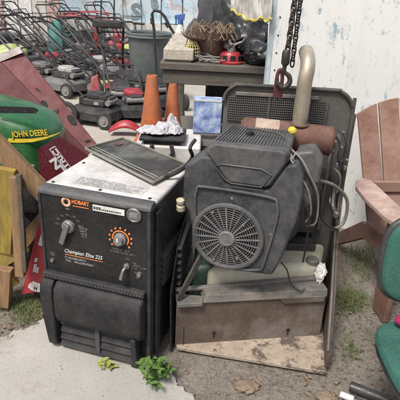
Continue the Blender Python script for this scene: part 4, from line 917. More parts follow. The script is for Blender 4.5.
MB().tube([(0, 0.0, 0.33), (0, 0.20, 0.33), (0, 0.29, 0.42), (0, 0.285, 0.6)], 0.02, 8, smooth=4).build('back_stay', blackpl, oc)
MB().cyl((0, 0, 0.10), (0, 0, 0.34), 0.025).build('column', blackpl, oc)
for i in range(5):
    a = 0.25+i*2*PI/5; d = Vector((math.cos(a), math.sin(a), 0)); lg_ = MB().bar(Z*0.11, d*0.27+Z*0.075, 0.045, 0.03).build('base_arm', blackpl, oc, bevel=0.008)
    s = Vector((-d.y, d.x, 0)); MB().cyl(d*0.26+Z*0.028-s*0.022, d*0.26+Z*0.028+s*0.022, 0.027).cyl(d*0.26+Z*0.03, d*0.26+Z*0.075, 0.009).build('caster', blackpl, lg_)
pk = at(399, 292, 1.42)
tag(MB().blob((0.755, 1.41, 0.447), (0.050, 0.030, 0.030), 0.07, 1.6, 31).build('folded_cloth', pink, sharp=180), 'magenta cloth lying at the back of the green chair seat', 'cloth')
# black tube with white end on the ground
a, b = lv(350, 386, 0.022), lv(420, 413, 0.022)
t = thing('black_pipe', 'black round tube with white sleeve lying at the bottom right', 'pipe', (a.x, a.y, 0))
MB().tube([a, b], 0.021, 16).build('tube', blackpl, t, world=True, bevel=0.004)
d = (b-a).normalized(); q = lv(340, 394, 0.014)
MB().tube([q, q+d*0.055], 0.013, 14).build('sleeve', white, t, world=True, bevel=0.003)
MB().tube([q+d*0.054, q+d*0.30], 0.012, 12).build('inner_rod', blackpl, t, world=True)

# ------------------------------------------------------------------ left: yellow timber, red box, maroon sheets, tractor
tf = thing('timber_frame', 'broken wooden frame of yellow and brown boards at left edge', 'timber', (-0.86, 2.0, 0))
def plank(p0, p1, w, th, m, nm='plank', upv=(0, 1, 0)):
    mb = MB(); a, b = Vector(p0), Vector(p1); n = 10; d = (b-a).normalized(); u = Vector(upv); u = (u-d*u.dot(d)).normalized(); s = d.cross(u); vs = []
    for i in range(n+1):
        t = i/n; c = a.lerp(b, t); j = 0.02*w*noise.noise(c*9); 
        vs += [c+s*(w/2+j)-u*th/2, c-s*(w/2-j)-u*th/2, c-s*(w/2-j)+u*th/2, c+s*(w/2+j)+u*th/2]
    fs = [[i*4+k, i*4+(k+1) % 4, i*4+4+(k+1) % 4, i*4+4+k] for i in range(n) for k in range(4)]+[[3, 2, 1, 0], [n*4, n*4+1, n*4+2, n*4+3]]
    return mb.add(vs, fs).build(nm, m, tf, world=True, bevel=0.004)
plank(at(-25, 122, 2.02), at(47, 196, 2.0), 0.085, 0.04, wood)
plank(at(6, 168, 1.97), at(3, 252, 2.0), 0.085, 0.03, woody)
plank(at(15, 176, 1.955), at(21, 275, 1.93), 0.042, 0.045, wood)
plank(at(19, 174, 1.925), at(25, 272, 1.895), 0.022, 0.020, bark, 'bark_edge')
plank(at(8, 262, 2.03), at(48, 212, 2.07), 0.06, 0.03, wood)
plank(at(-20, 275, 1.99), at(24, 245, 2.02), 0.075, 0.03, woody)
plank(at(-22, 295, 1.96), at(14, 276, 1.98), 0.085, 0.03, woody)
plank(at(-30, 205, 2.05), at(16, 200, 2.05), 0.09, 0.025, woody)
plank(at(-35, 130, 2.1), at(-28, 300, 2.05), 0.09, 0.04, wood)
plank(at(5, 268, 1.96), at(3, 305, 1.955), 0.07, 0.05, wood)
# red leaning box with white marks
c0, c1, c2, c3 = at(21, 295, 1.985), at(62, 289, 1.985), at(72, 206, 2.04), at(43, 205, 2.04)
rbx = thing('red_box', 'red plastic box with white marks leaning between timber and welder', 'box', c0.to_tuple()[:2]+(0.0,))
MB().slab([c0, c1, c2, c3], 0.12, (0.1, 1, 0)).build('shell', redplast, rbx, world=True, bevel=0.006)
bxn = (c1-c0).cross(c3-c0).normalized(); bxn = bxn if bxn.y < 0 else -bxn
def onb(u, v, off=0.0012): return onp(u, v, c0+bxn*off, bxn)
lm = MB()
hp = [(29, 284), (33, 281), (41, 284), (44, 288), (44, 292), (38, 292), (31, 290), (28, 287)]
lm.slab([onb(*q) for q in hp], 0.0008, bxn); lm.build('white_badge', white, rbx, world=True)
Mx = frame(onb(33.5, 289.5, 0.0025), onb(42, 291.5)-onb(33.5, 289.5), onb(33.5, 280)-onb(33.5, 289.5)); text('H', 0.024, ink, rbx, root_matrix(rbx).inverted() @ Mx, offset=0.001)
lm = MB()
for u0, v0, u1, v1 in ((33, 272, 36, 264), (36, 273, 38, 267), (34, 262, 37, 258)): MB().slab([onb(u0, v0), onb(u1, v0), onb(u1+1, v1), onb(u0+1, v1)], 0.0008, bxn).build('white_mark', white, rbx, world=True)
lm.slab([onb(38, 245), onb(42, 246), onb(46, 232), onb(42, 231)], 0.0008, bxn)
lm.build('white_mark', white, rbx, world=True)

# maroon plate with white lettering (upside down)
P1, P2, P4 = at(41, 147, 2.13), at(60, 136, 2.30), at(74, 190, 2.10)
P3 = onp(99, 163, P1, (P4-P1).cross(P2-P1).normalized())
mp_ = thing('lettered_plate', 'dark red metal plate with upside down white lettering behind welder', 'metal plate', P4.to_tuple()[:2]+(0.0,))
pn = (P4-P1).cross(P2-P1).normalized(); pn = pn if pn.dot(CAM-P1) > 0 else -pn
MB().slab([P1, P2, P3, P4], 0.012, -pn).build('plate', maroon2, mp_, world=True, bevel=0.002)
MB().slab([P1-pn*0.013, P4-pn*0.013, P4-pn*0.02-Z*(P4.z-0.0), P1-pn*0.02-Z*(P1.z-0.0)], 0.01, -pn).build('side_sheet', maroon2, mp_, world=True)
rd = (P1-P4).normalized(); ud = (P1-P2); ud = (ud-rd*ud.dot(rd)).normalized()
hh = (P1-P2).length
inv = root_matrix(mp_).inverted()
def lt(s, endpos, size, m=inkw, off=0.0012, width=None, offset=0.0):
    o_ = onp(*endpos, P1+pn*off, pn); M_ = frame(o_, rd, ud); 
    return text(s, size, m, mp_, inv @ M_, ax='RIGHT', offset=offset)
lt('LINCOLN', (54.5, 156.5), 0.075, offset=0.003)
o_ = onp(54.6, 145.8, P1+pn*0.0008, pn); L_ = 0.32; H_ = 0.052
MB().slab([o_, o_-rd*L_, o_-rd*L_+ud*H_, o_+ud*H_], 0.0003, pn).build('lettering_frame', inkw, mp_, world=True)
o_ = o_-rd*0.005+ud*0.005+pn*0.0006
MB().slab([o_, o_-rd*(L_-0.01), o_-rd*(L_-0.01)+ud*(H_-0.01), o_+ud*(H_-0.01)], 0.0003, pn).build('lettering_field', maroon2, mp_, world=True)
t_ = text('ELECTRIC', 0.05, inkw, mp_, inv @ frame(o_-rd*0.008+ud*0.004+pn*0.0008, rd, ud), ax='RIGHT', offset=0.0015)

# long maroon hood leaning
H1, H2, H3, H4 = at(19, 47, 3.25), at(97, 144, 2.92), at(70, 175, 2.84), at(-60, 78, 3.10)
hm_ = thing('maroon_hood', 'long dull maroon sheet metal hood with slots leaning behind tractor', 'metal sheet', ((H2.x+H4.x)/2, 2.75, 0))
hn = (H2-H1).cross(H4-H1).normalized(); hn = hn if hn.dot(CAM-H1) > 0 else -hn
def hq(a, b): return H1.lerp(H2, a).lerp(H4.lerp(H3, a), b)
MB().slab([hq(0, 0.30), hq(1, 0.30), hq(1, 1), hq(0, 1)], 0.012, -hn).build('main_sheet', maroon, hm_, world=True, bevel=0.003)
band = MB().slab([hq(0, 0)-hn*0.02, hq(1, 0)-hn*0.02, hq(1, 0.2995), hq(0, 0.2995)], 0.012, -hn).build('slotted_band', maroonl, hm_, world=True, bevel=0.003)
MB().slab([hq(0, 0)-hn*0.022, hq(1, 0)-hn*0.022, hq(1, 0)-hn*0.16, hq(0, 0)-hn*0.16], 0.008, (0.3, 0.3, -0.5)).build('edge_flange', maroon, hm_, world=True)
MB().slab([hq(0, -0.01)+hn*0.002, hq(0, 1)+hn*0.002, hq(0.0, 1)-hn*0.14, hq(0.0, 0)-hn*0.14], 0.012, H2-H1).slab([hq(-0.002, 0.0)+hn*0.003, hq(0.06, 0.0)+hn*0.003, hq(0.06, 1)+hn*0.003, hq(-0.002, 1)+hn*0.003], 0.002, hn).build('end_strip', mat('grey_edge', (0.22, 0.19, 0.18), 0.5, dirt=(0.3, 0.24, 0.22), amt=0.5, scale=7), hm_, world=True)
bo = hq(0.5, 0.15)-hn*0.010; bnn = (hq(1, 0)-hn*0.02-hq(0, 0.2995)).cross(hq(0, 0)-hn*0.02-hq(0, 0.2995)).normalized(); bnn = bnn if bnn.dot(CAM-bo) > 0 else -bnn
def slot(u, v, du, dv, w):
    sl = MB()
    a = onp(u-du, v-dv, bo+bnn*0.0025, bnn); b = onp(u+du, v+dv, bo+bnn*0.0025, bnn); d = (b-a).normalized(); s = bnn.cross(d)*w; pts = []
    for k in range(14):
        t = 2*PI*k/14; pts.append((a+b)/2+(b-a)/2*math.cos(t)+s*math.sin(t))
    sl.slab(pts, 0.0008, bnn); sl.build('slot', dark, hm_, world=True)
slot(38, 90, 3, 2, 0.006); slot(44, 104, 2.6, 3.4, 0.018); slot(56, 112, 2.5, -2.5, 0.012); slot(72, 120, 4, 5, 0.022); slot(88, 141, 3.5, -0.5, 0.010)
MB().bar(hq(0.35, 0.8)-hn*0.02-Z*hq(0.35, 0.8).z, hq(0.35, 0.8)-hn*0.02, 0.05, 0.05, (0, 1, 0)).bar(hq(0.8, 0.2)-hn*0.05-Z*(hq(0.8, 0.2).z-0.02), hq(0.8, 0.2)-hn*0.05, 0.05, 0.05, (0, 1, 0)).build('support_strut', casegrey, hm_, world=True)

# green garden tractor
tc = thing('garden_tractor', 'green garden tractor with yellow side stripe at left edge', 'tractor', (-1.25, 2.57, 0))
def hood_sec(x):
    # cross section at x: side y offset, top, rounding
    t = max(0.0, (x+0.90)/0.125); w = 0.22*(1-0.55*t*t); zt_ = 0.880-0.30*max(0.0, x+1.10)-0.05*(x+1.7)-0.06*t*t*t+0.03; zb = 0.53+0.06*t
    return w, zt_, zb
hd = MB(); secs = [-1.75, -1.5, -1.2, -1.0, -0.95, -0.90, -0.87, -0.84, -0.81, -0.79, -0.78, -0.775]; vs = []; K = 22
for x in secs:
    w, zt_, zb = hood_sec(x); 
    for k in range(K+1):
        a = PI*k/K; cxx = -math.cos(a); czz = math.sin(a); y = math.copysign(abs(cxx)**0.22, cxx)*w; z = zb+(zt_-zb)*abs(czz)**0.34
        vs.append(Vector((x, 2.57+y, z)))
n = K+1
hdo = hd.add(vs, [[i*n+k, i*n+k+1, (i+1)*n+k+1, (i+1)*n+k] for i in range(len(secs)-1) for k in range(K)]+[[(len(secs)-1)*n+k for k in range(n)]]).build('hood', jgreen, tc, world=True, sharp=60)
MB().box(-1.7, -0.87, 2.37, 2.77, 0.30, 0.535).build('chassis', blk, tc, world=True, bevel=0.02)
MB().box(-0.88, -0.81, 2.42, 2.72, 0.36, 0.59).build('grille', rub, tc, world=True, bevel=0.02)
fy = 2.347
def sd(u, v): return at(u, v, fy)
stn = Vector((0, -1, 0))
us = [8, 20, 32, 44, 54, 60]; top_ = [138.5, 139, 138.8, 137, 134.5, 132.3]; bot_ = [142.5, 142.8, 142.2, 139.5, 135.8, 132.9]
MB().slab([sd(u, v) for u, v in zip(us, bot_)]+[sd(u, v) for u, v in list(zip(us, top_))[::-1]], 0.002, -stn).build('yellow_stripe', jyel, tc, world=True)
l0, l1 = sd(12, 137.2), sd(48, 135.0)
text('JOHN DEERE', 0.042, mat('outline_dark_green', (0.01, 0.03, 0.01), 0.5), tc, root_matrix(tc).inverted() @ frame(l0+stn*0.0004-Z*0.002, l1-l0, Z), offset=0.0032, width=(l1-l0).length*1.01, name='lettering_outline')  # dark green printed outline behind the yellow letters
text('JOHN DEERE', 0.042, jyel, tc, root_matrix(tc).inverted() @ frame(l0+stn*0.0018, l1-l0, Z), offset=0.0008, width=(l1-l0).length)
MB().slab([at(-6, 113, fy-0.002), at(36, 113.5, fy-0.002), at(38.5, 110, fy-0.002), at(34, 107.5, fy-0.002), at(-6, 106, fy-0.002)], 0.003, -stn).build('vent_slot', dark, tc, world=True)
MB().box(-0.93, -0.86, 2.335, 2.375, 0.54, 0.60).build('lamp_block', mat('lamp_grey', (0.35, 0.34, 0.32), 0.5, dirt=(0.2, 0.19, 0.17), amt=0.5, scale=12), tc, world=True, bevel=0.01)
for y in (2.29, 2.85):
    w_ = MB().lathe([(0.09, -0.06), (0.17, -0.05), (0.185, -0.02), (0.185, 0.02), (0.17, 0.05), (0.09, 0.06)], (-1.05, y, 0.19), (0, 1, 0), 28).build('wheel', wheelm, tc, world=True)
    MB().lathe([(0.09, -0.05), (0.05, -0.03), (0.02, -0.045), (0, -0.045)], (-1.05, y-0.01, 0.19), (0, 1, 0), 20).build('rim', jyel, w_, world=True)
    w_ = MB().lathe([(0.12, -0.1), (0.24, -0.09), (0.27, -0.04), (0.27, 0.04), (0.24, 0.09), (0.12, 0.1)], (-2.05, y+(0.05 if y > 2.5 else -0.05), 0.27), (0, 1, 0), 30).build('wheel', wheelm, tc, world=True)
MB().box(-2.3, -1.7, 2.30, 2.84, 0.40, 0.62).build('rear_fender', jgreen, tc, world=True, bevel=0.06, seg=4)
MB().box(-2.25, -1.95, 2.40, 2.75, 0.625, 0.70).box(-2.32, -2.24, 2.40, 2.75, 0.625, 1.0).build('seat', jyel, tc, world=True, bevel=0.03, seg=3)

# ------------------------------------------------------------------ the mower yard
def mower(lab, x, y, rz, deck=mblack, cowl=mgrey, bagmat=None, hl=0.95, hh=0.95, s=1.0, wr=0.10, rear=0.11, handle=tubem, badge=True, tilt=0.0):
    t = thing('lawn_mower', lab, 'lawn mower', (x, y, 0.003), rz, 'lawn mowers parked in the yard'); t.scale = (s, s, s)
    ol = [(-0.30, -0.20), (-0.30, 0.20), (-0.18, 0.25), (0.12, 0.26), (0.27, 0.17), (0.31, 0.0), (0.27, -0.17), (0.12, -0.26), (-0.18, -0.25)]
    n = len(ol); d = MB()
    d.add([(a, b, 0.07) for a, b in ol]+[(a*0.97, b*0.97, 0.17) for a, b in ol]+[(a*0.72, b*0.72, 0.215) for a, b in ol], [list(range(n)), list(range(2*n, 3*n))]+[[r*n+i, r*n+(i+1) % n, (r+1)*n+(i+1) % n, (r+1)*n+i] for r in range(2) for i in range(n)])
    d.build('deck', deck, t, bevel=0.012)
    e = MB().box(-0.13, 0.16, -0.13, 0.13, 0.215, 0.30).box(0.13, 0.22, -0.08, 0.08, 0.23, 0.33).build('engine', mblack, t, bevel=0.02)
    if int(abs(x)*100) % 3:
        MB().lathe([(0.115, 0), (0.12, 0.012), (0.112, 0.05), (0.095, 0.062), (0.06, 0.066), (0.055, 0.056), (0, 0.056)], (0.0, 0, 0.301), seg=22).box(0.06, 0.17, -0.09, 0.09, 0.301, 0.345).build('cowl', cowl, t, bevel=0.008)
    else:
        MB().hexa([(-0.14, -0.12, 0.301), (0.16, -0.12, 0.301), (0.16, 0.12, 0.301), (-0.14, 0.12, 0.301)], [(-0.10, -0.09, 0.385), (0.13, -0.10, 0.35), (0.13, 0.10, 0.35), (-0.10, 0.09, 0.385)]).build('cowl', cowl, t, bevel=0.018, seg=3)
    MB().cyl((0.20, -0.12, 0.27), (0.20, 0.10, 0.27), 0.035, seg=14).build('muffler', hubm, t)
    MB().box(-0.19, -0.13, -0.10, 0.02, 0.22, 0.31).build('air_filter', rub, t, bevel=0.008)
    MB().hexa([(-0.12, 0.24, 0.06), (0.10, 0.24, 0.06), (0.08, 0.42, 0.03), (-0.10, 0.42, 0.03)], [(-0.12, 0.23, 0.17), (0.10, 0.23, 0.17), (0.08, 0.42, 0.07), (-0.10, 0.42, 0.07)]).build('side_chute', rub, t, bevel=0.008)
    if badge: MB().box(0.03, 0.09, -0.1355, -0.1305, 0.240, 0.275).build('badge', pale, t)
    MB().lathe([(0.03, 0), (0.03, 0.03), (0, 0.03)], (0.1, 0.11, 0.30), seg=12).box(-0.16, -0.10, 0.06, 0.14, 0.22, 0.34).build('fuel_cap', tubem, t, bevel=0.006)
    for a, b, r in ((0.24, 0.27, wr), (0.24, -0.27, wr), (-0.24, 0.29, rear), (-0.24, -0.29, rear)):
        w = MB().lathe([(r*0.62, -0.022), (r*0.93, -0.022), (r, -0.012), (r, 0.012), (r*0.93, 0.022), (r*0.62, 0.022)], (a, b, r), (0, 1, 0), 22).build('wheel', wheelm, t)
        MB().lathe([(r*0.64, -0.0215), (r*0.62, -0.030), (r*0.52, -0.027), (r*0.28, -0.025), (r*0.22, -0.038), (0, -0.038)], (a, b, r), (0, 1 if b < 0 else -1, 0), 18).build('hub', hubm, w)
    p0 = (-0.24, 0.2); L = Vector((-hl, 0, hh-0.18))
    pts = []
    for sgn in (1, -1):
        a = [Vector((-0.24, sgn*0.205, 0.15)), Vector((-0.27, sgn*0.205, 0.21)), Vector((-0.27-hl*0.5, sgn*0.215, 0.21+(hh-0.21)*0.52)), Vector((-0.27-hl*0.93, sgn*0.215, hh-0.03)), Vector((-0.27-hl, sgn*0.17, hh))]
        pts += a if sgn == 1 else a[::-1]
    MB().tube(pts, 0.0125, 8).build('handle', handle, t)
    MB().tube([(-0.27-hl*0.84, 0.20, hh*0.90), (-0.25-hl*0.96, 0.17, hh+0.055), (-0.25-hl*0.96, -0.17, hh+0.055), (-0.27-hl*0.84, -0.20, hh*0.90)], 0.006, 6).build('bail_bar', tubem, t)
    MB().tube([(-0.27-hl*0.5, 0.225, 0.21+(hh-0.21)*0.52), (-0.27-hl*0.3, 0.24, 0.42), (-0.1, 0.12, 0.32)], 0.004, 5, smooth=5).tube([(-0.27-hl*0.45, 0.215, 0.21+(hh-0.21)*0.47), (-0.27-hl*0.45, -0.215, 0.21+(hh-0.21)*0.47)], 0.009, 6).build('cable', cable, t)
    if bagmat: MB().blob((-0.55, 0, 0.34), (0.25, 0.22, 0.20), 0.12, 1.6, int(x*10), 22, 14, power=0.6).build('grass_bag', bagmat, t)
    return t
def gp(u, v): q = lv(u, v); return q.x, q.y
M_ = [
 ('black mower with big grey hubbed wheel, nearest behind the maroon hood', gp(98, 122), -0.3, dict(s=0.92, deck=mblack, cowl=mblack, rear=0.14, hl=1.0, hh=0.98)),
 ('black mower with bright red engine cowl beside the taller cone', gp(133, 118), -1.2, dict(deck=mblack, cowl=mred, hl=0.9, hh=0.92, s=0.92)),
 ('pale grey mower with red deck on the pale patch of paving', gp(68, 93), -0.35, dict(deck=mgrey, cowl=pale)),
 ('grey mower with large white badge standing behind the paving patch', gp(92, 84), -0.3, dict(deck=mgrey, cowl=mgrey)),
 ('mower with lime green rear bag next to the maroon hood', gp(42, 88), -0.2, dict(deck=mblack, cowl=mgrey, bagmat=lime)),
 ('red mower with black cowl in the second row at centre', gp(70, 72), -0.4, dict(deck=mred, cowl=mgrey)),
 ('lime green and white mower left of the grey bin', (lambda q: (q.x, q.y))(lv(118, 78, 0.22)), -0.6, dict(deck=lime, cowl=pale)),
 ('plain black mower directly before the grey bin', gp(156, 108), -0.55, dict(deck=mblack, cowl=mblack, hl=1.1, hh=1.0)),
 ('black mower with red cowl left of the red tiller', gp(58, 58), -0.3, dict(deck=mblack, cowl=mred)),
 ('grey mower with black bag at the left, third row', gp(22, 66), -0.25, dict(deck=mgrey, cowl=mblack, bagmat=bagg)),
 ('black mower with grey cowl far left in the row', gp(-2, 58), -0.15, dict(deck=mblack, cowl=mgrey)),
 ('red deck mower right of the red tiller frame', gp(112, 70), -0.6, dict(deck=mred, cowl=mblack, hl=1.0, hh=1.0)),
 ('dark mower with steep upright handle behind the grey bin', gp(172, 62), -1.2, dict(deck=mblack, cowl=mgrey, hl=0.35, hh=1.15)),
 ('small black mower far off below the mural, left', gp(30, 44), -0.3, dict(deck=mblack, cowl=mblack)),
 ('green deck mower far off before the mural', gp(66, 42), -0.2, dict(deck=mgreen, cowl=mblack)),
 ('red cowled mower far off before the mural', gp(96, 46), -0.35, dict(deck=mblack, cowl=mred)),
 ('grey mower far off with upright handle before the mural', gp(134, 48), -0.9, dict(deck=mgrey, cowl=mgrey, hl=0.5, hh=1.15)),
 ('white badged black mower at the far left edge', gp(6, 40), -0.1, dict(deck=mblack, cowl=pale)),
 ('black mower with pale grey rear bag in the third row', gp(44, 50), -0.4, dict(deck=mblack, cowl=mgrey, bagmat=pale)),
 ('black mower with long handle just left of the orange cones', gp(122, 113), -0.5, dict(deck=mblack, cowl=mblack, hl=1.1, hh=1.0)),
 ('dark mower with long handle wedged behind the fuel jug', gp(110, 92), -0.35, dict(deck=mblack, cowl=mgrey, hl=1.15, hh=1.0)),
 ('red decked mower with black cowl close left of the taller cone', gp(126, 100), -0.55, dict(deck=mred, cowl=mblack, hl=1.1, hh=0.98)),
 ('small dark mower behind the pale cowled grey one', gp(80, 79), -0.35, dict(deck=mblack, cowl=mblack, hl=1.1)),
 ('all black mower with extra long handle just before the bin', gp(142, 92), -0.45, dict(deck=mblack, cowl=mblack, hl=1.15, hh=1.02)),
 ('grey decked mower tucked at the foot of the bin', gp(140, 104), -0.75, dict(deck=mgrey, cowl=mblack, hl=1.0, hh=0.98)),
 ('red decked mower with grey cowl, left of the fuel jug', gp(82, 64), -0.5, dict(deck=mred, cowl=mgrey, hl=1.0)),
 ('black mower with white cowl in front of the red tiller', gp(100, 80), -0.35, dict(deck=mblack, cowl=pale, hl=0.9)),
 ('red cowled grey mower right of the lime bagged one', gp(54, 76), -0.3, dict(deck=mgrey, cowl=mred, hl=1.0)),
 ('red mower at left edge above the maroon hood', gp(6, 74), -0.3, dict(deck=mred, cowl=mblack, hl=1.0)),
 ('black mower with lime green cowl left of the bin', gp(132, 66), -0.7, dict(deck=mblack, cowl=lime, hl=1.0)),
 ('grey mower in the middle row left of the teal heap', gp(36, 57), -0.45, dict(deck=mgrey, cowl=mgrey, hl=1.0)),
 ('black mower with black bag at left of the teal heap', gp(16, 50), -0.5, dict(deck=mblack, cowl=mgrey, bagmat=bagg)),
 ('far red decked mower right of the console machine', gp(120, 52), -0.7, dict(deck=mred, cowl=mred, hl=0.8)),
 ('pale decked mower far off behind the teal heap', gp(50, 38), -0.4, dict(deck=pale, cowl=mgrey)),
 ('far black mower with red cowl at the far left', gp(-8, 45), -0.2, dict(deck=mblack, cowl=mred)),
 ('far grey decked mower with black cowl below the mural letter', gp(108, 38), -0.5, dict(deck=mgrey, cowl=mblack)),
 ('far black mower with pale cowl below the mural', gp(84, 37), -0.5, dict(deck=mblack, cowl=pale)),
]
mr = random.Random(3)
for i, (lab, (x, y), rz, k) in enumerate(M_):
    k.setdefault('hl', 0.95); k.setdefault('hh', 0.95)
    if i > 1: k['hl'] *= mr.uniform(0.72, 1.12); k['hh'] *= mr.uniform(0.9, 1.06); rz += mr.choice((-0.5, -0.3, -0.15, 0.1, 0.25, 0.55, -0.9))*mr.uniform(0.5, 1)
    mower(lab, x, y, rz, **k)
# grey bin
bx_, by_ = at(149, 32, 6.4).x, 6.4
t = thing('rubbish_bin', 'grey green wide plastic rubbish bin among the mowers', 'bin', (bx_, by_, 0.002)); t.scale = (1.15, 1.15, at(149, 32, 6.4).z/0.98)
MB().lathe([(0.17, 0), (0.175, 0.02), (0.225, 0.91), (0.245, 0.915), (0.25, 0.97), (0.235, 0.98), (0.21, 0.96), (0.16, 0.1), (0, 0.1)], seg=30).build('bin_body', bingrey, t)
MB().torus((0, 0, 0.93), Z, 0.245, 0.010, 30, 6).build('bin_rim', mat('bin_rim', (0.16, 0.18, 0.175), 0.5), t)
for s in (-1, 1): MB().tube([(s*0.22, -0.05, 0.85), (s*0.27, -0.05, 0.83), (s*0.27, 0.05, 0.83), (s*0.22, 0.05, 0.85)], 0.012, 6).build('handle', bingrey, t)
# folded mower handle standing against the bin
a = lv(168, 62, 0.55); ty = 5.0
t = thing('bent_tube_frame', 'tall black bent tube frame standing against the grey bin', 'handle', (at(158, 60, 5.0).x, ty, 0.002))
q = [at(u, v, ty) for u, v in ((156, 66), (154, 30), (152, 14), (154, 10.5), (160, 11.5), (165, 17), (170, 27), (178, 40))]
q = [Vector((q[0].x+0.02, ty, 0.0))]+q+[Vector((q[-1].x+0.1, ty, 0.0))]
MB().tube(q, 0.014, 8).build('tube', tubem, t, world=True)
MB().cyl(at(152, 18, ty), at(152.5, 24, ty), 0.02).build('grip', rub, t, world=True)
MB().cyl(at(166, 22, ty), at(169, 27, ty), 0.022).build('grip', rub, t, world=True)
# red tiller with a black console
tx0, ty0 = gp(92, 62)
t = thing('red_tiller', 'red tubular framed tiller with black console before the mural', 'tiller', (tx0, ty0, 0.003))
MB().box(-0.25, 0.30, -0.2, 0.2, 0.30, 0.36).box(0.10, 0.16, -0.2, 0.2, 0.36, 0.75).build('chassis', mred, t, bevel=0.01)
MB().box(-0.2, 0.1, -0.16, 0.16, 0.361, 0.58).build('engine', mblack, t, bevel=0.02)
f = MB()
for s in (-0.2, 0.2): f.tube([(-0.55, s, 0.80), (-0.2, s, 0.82), (0.15, s, 0.80), (0.42, s, 0.78), (0.5, s, 0.35)], 0.016, 6).tube([(0.1, s, 0.35), (0.3, s, 0.8)], 0.016, 6).tube([(-0.45, s, 0.86), (0.1, s, 0.9), (0.4, s, 0.86)], 0.012, 6)
for x in (-0.5, -0.2, 0.1, 0.4): f.tube([(x, -0.2, 0.81), (x, 0.2, 0.81)], 0.014, 6)
f.build('tube_frame', mred, t)
for y in (-0.25, 0.25):
    w = MB().lathe([(0.1, -0.05), (0.18, -0.05), (0.2, -0.02), (0.2, 0.02), (0.18, 0.05), (0.1, 0.05)], (0.0, y, 0.2), (0, 1, 0), 24).build('wheel', wheelm, t)
    MB().lathe([(0.1, -0.03), (0.03, -0.03), (0, -0.05)], (0.0, y, 0.2), (0, 1, 0), 14).build('hub', hubm, w)
cx_, cy_ = lv(109, 22, 0.98).x, lv(109, 22, 0.98).y
t = thing('control_console', 'walk behind machine with black console and thin upright levers', 'machine', (cx_, cy_, 0.003))
MB().box(-0.20, 0.20, -0.06, 0.06, 0.91, 1.0).box(-0.16, 0.16, -0.07, -0.06, 0.925, 0.985).build('console', blackpl, t, bevel=0.02)
MB().tube([(-0.17, 0.05, 0.92), (-0.12, 0.25, 0.5), (-0.12, 0.4, 0.2)], 0.016, 8).tube([(0.17, 0.05, 0.92), (0.12, 0.25, 0.5), (0.12, 0.4, 0.2)], 0.016, 8).tube([(-0.3, -0.05, 1.06), (-0.2, 0, 0.97)], 0.014, 6).tube([(0.3, -0.02, 0.98), (0.45, -0.06, 0.98)], 0.016, 6).build('handlebar', tubem, t)
MB().tube([(-0.10, 0, 0.99), (-0.06, 0.0, 1.75)], 0.010, 6).build('lever', tubem, t)
MB().tube([(0.06, 0, 0.99), (0.10, 0.0, 1.75)], 0.010, 6).build('lever', tubem, t)
MB().box(-0.2, 0.2, 0.25, 0.65, 0.10, 0.32).build('body', mblack, t, bevel=0.04)
for s in (-0.28, 0.28): MB().lathe([(0.08, -0.04), (0.15, -0.04), (0.16, 0.0), (0.15, 0.04), (0.08, 0.04)], (s, 0.4, 0.16), (1, 0, 0), 20).build('wheel', wheelm, t)
# red curved fender, red fuel jug
fx = lv(126, 136, 0.0)
t = MB().grid(lambda a, b: Vector((fx.x-0.17+0.34*a, fx.y-0.05+0.14*b, 0.16+0.15*math.sin(PI*(0.12+0.76*a))*(0.6+0.4*math.sin(PI*b)))), 18, 8)
fx_o = t.build('red_fender', redplast, solid=0.012); tag(fx_o, 'curved red plastic fender lying on the paving before the taller cone', 'fender')
for v in fx_o.data.vertices: v.co.z -= 0.16-0.01
fx_o.scale = (1, 1, 1.0)
jx, jy = gp(97, 98)
t = thing('fuel_jug', 'small pinkish red fuel jug standing among the mower wheels', 'jug', (jx, jy, 0.003)); t.scale = (1.0, 1.0, 1.05)
MB().hexa([(-0.09, -0.06, 0), (0.09, -0.06, 0), (0.09, 0.06, 0), (-0.09, 0.06, 0)], [(-0.06, -0.05, 0.26), (0.03, -0.05, 0.30), (0.03, 0.05, 0.30), (-0.06, 0.05, 0.26)]).build('jug_body', mat('faded_red_plastic', (0.30, 0.06, 0.07), 0.5, dirt=(0.4, 0.2, 0.19), amt=0.6, scale=9), t, bevel=0.02, seg=3)
MB().cyl((-0.02, 0, 0.275), (-0.03, 0, 0.34), 0.022).build('cap', blackpl, t)
# teal tarp far off
c = at(57, 42, 9.0)
tag(MB().blob((c.x, c.y, 0.38), (0.15, 0.16, 0.40), 0.2, 1.6, 6, 26, 16, flat=-0.38).build('tarp_heap', teal), 'teal green tarpaulin covering a heap below the mural', 'tarpaulin')
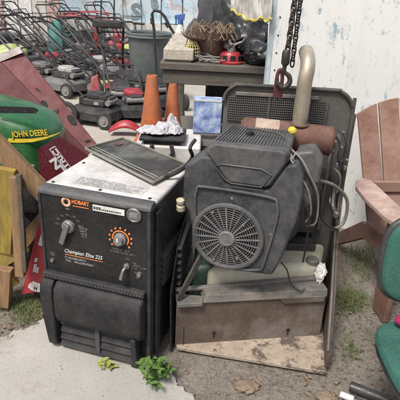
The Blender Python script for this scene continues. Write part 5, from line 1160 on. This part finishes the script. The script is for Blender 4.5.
# far mural wall and pale board fence
mw = thing('mural_wall', 'long far wall painted with a faded blue and white mural', 'wall', (-2.5, 12.6, 0))
MB().box(-5.5, 14, 0, 0.25, 0.52, 4.2).build('mural_face', muralm, mw)
MB().box(-5.5, 14, -0.06, 0.25, -0.02, 0.517).build('white_base', mat('whitewash', (0.62, 0.62, 0.59), 0.8, dirt=(0.45, 0.43, 0.39), amt=0.6, scale=2), mw)
inv = root_matrix(mw).inverted()
q = at(131, 19, 12.59); text('S', 0.50, mat('mural_dark', (0.12, 0.17, 0.2), 0.8, dirt=(0.4, 0.45, 0.48), amt=0.6, scale=4), mw, inv @ frame(q, (1, 0, 0), Z), offset=0.02, name='mural_mark')
q = at(152, 9, 12.59); text('8', 0.32, MATS['mural_dark'], mw, inv @ frame(q, (1, 0, 0.2), Z), offset=0.02, name='mural_mark')
fe = thing('board_fence', 'far fence of pale white and pink upright boards at left', 'fence', (-4.6, 10.6, 0))
for i in range(11):
    x = -1.6+i*0.29; MB().box(x, x+0.25+0.02*(i % 2), 0.02*(i % 3), 0.05+0.02*(i % 3), 0.0, 3.4).build('board', [white, mat('dull_pink_board', (0.46, 0.30, 0.27), 0.8, dirt=(0.55, 0.45, 0.42), amt=0.6, scale=4), mat('pale_board', (0.6, 0.58, 0.53), 0.8, dirt=(0.4, 0.38, 0.33), amt=0.6, scale=4)][(i*2+i//4) % 3], fe)
MB().box(-1.6, 1.6, 0.10, 0.14, 0.4, 0.5).build('rail', greywood, fe)
MB().box(-1.6, 1.6, 0.10, 0.14, 1.8, 1.9).build('rail', greywood, fe)

# ------------------------------------------------------------------ light
w = bpy.data.worlds.new('World'); S.world = w; w.use_nodes = True
nt = w.node_tree; bg = nt.nodes['Background']; sky = nt.nodes.new('ShaderNodeTexSky'); sky.sky_type = 'NISHITA'; sky.sun_disc = False
EL, AZ = math.radians(58), math.radians(212)
sky.sun_elevation = EL; sky.sun_rotation = AZ; sky.air_density = 1.0; sky.dust_density = 6.0; sky.ozone_density = 1.0
nt.links.new(sky.outputs['Color'], bg.inputs['Color']); bg.inputs['Strength'].default_value = 0.066
sl_ = bpy.data.lights.new('sun', 'SUN'); so = bpy.data.objects.new('sun', sl_); COL.objects.link(so)
sl_.energy = 1.5; sl_.angle = math.radians(14); sl_.color = (1.0, 0.965, 0.92)
dirv = Vector((math.sin(AZ)*math.cos(EL), math.cos(AZ)*math.cos(EL), math.sin(EL)))
so.rotation_euler = dirv.to_track_quat('Z', 'Y').to_euler()
S.view_settings.view_transform = 'Standard'; S.view_settings.look = 'None'; S.view_settings.exposure = 1.12; S.view_settings.gamma = 1
S.view_settings.use_curve_mapping = False
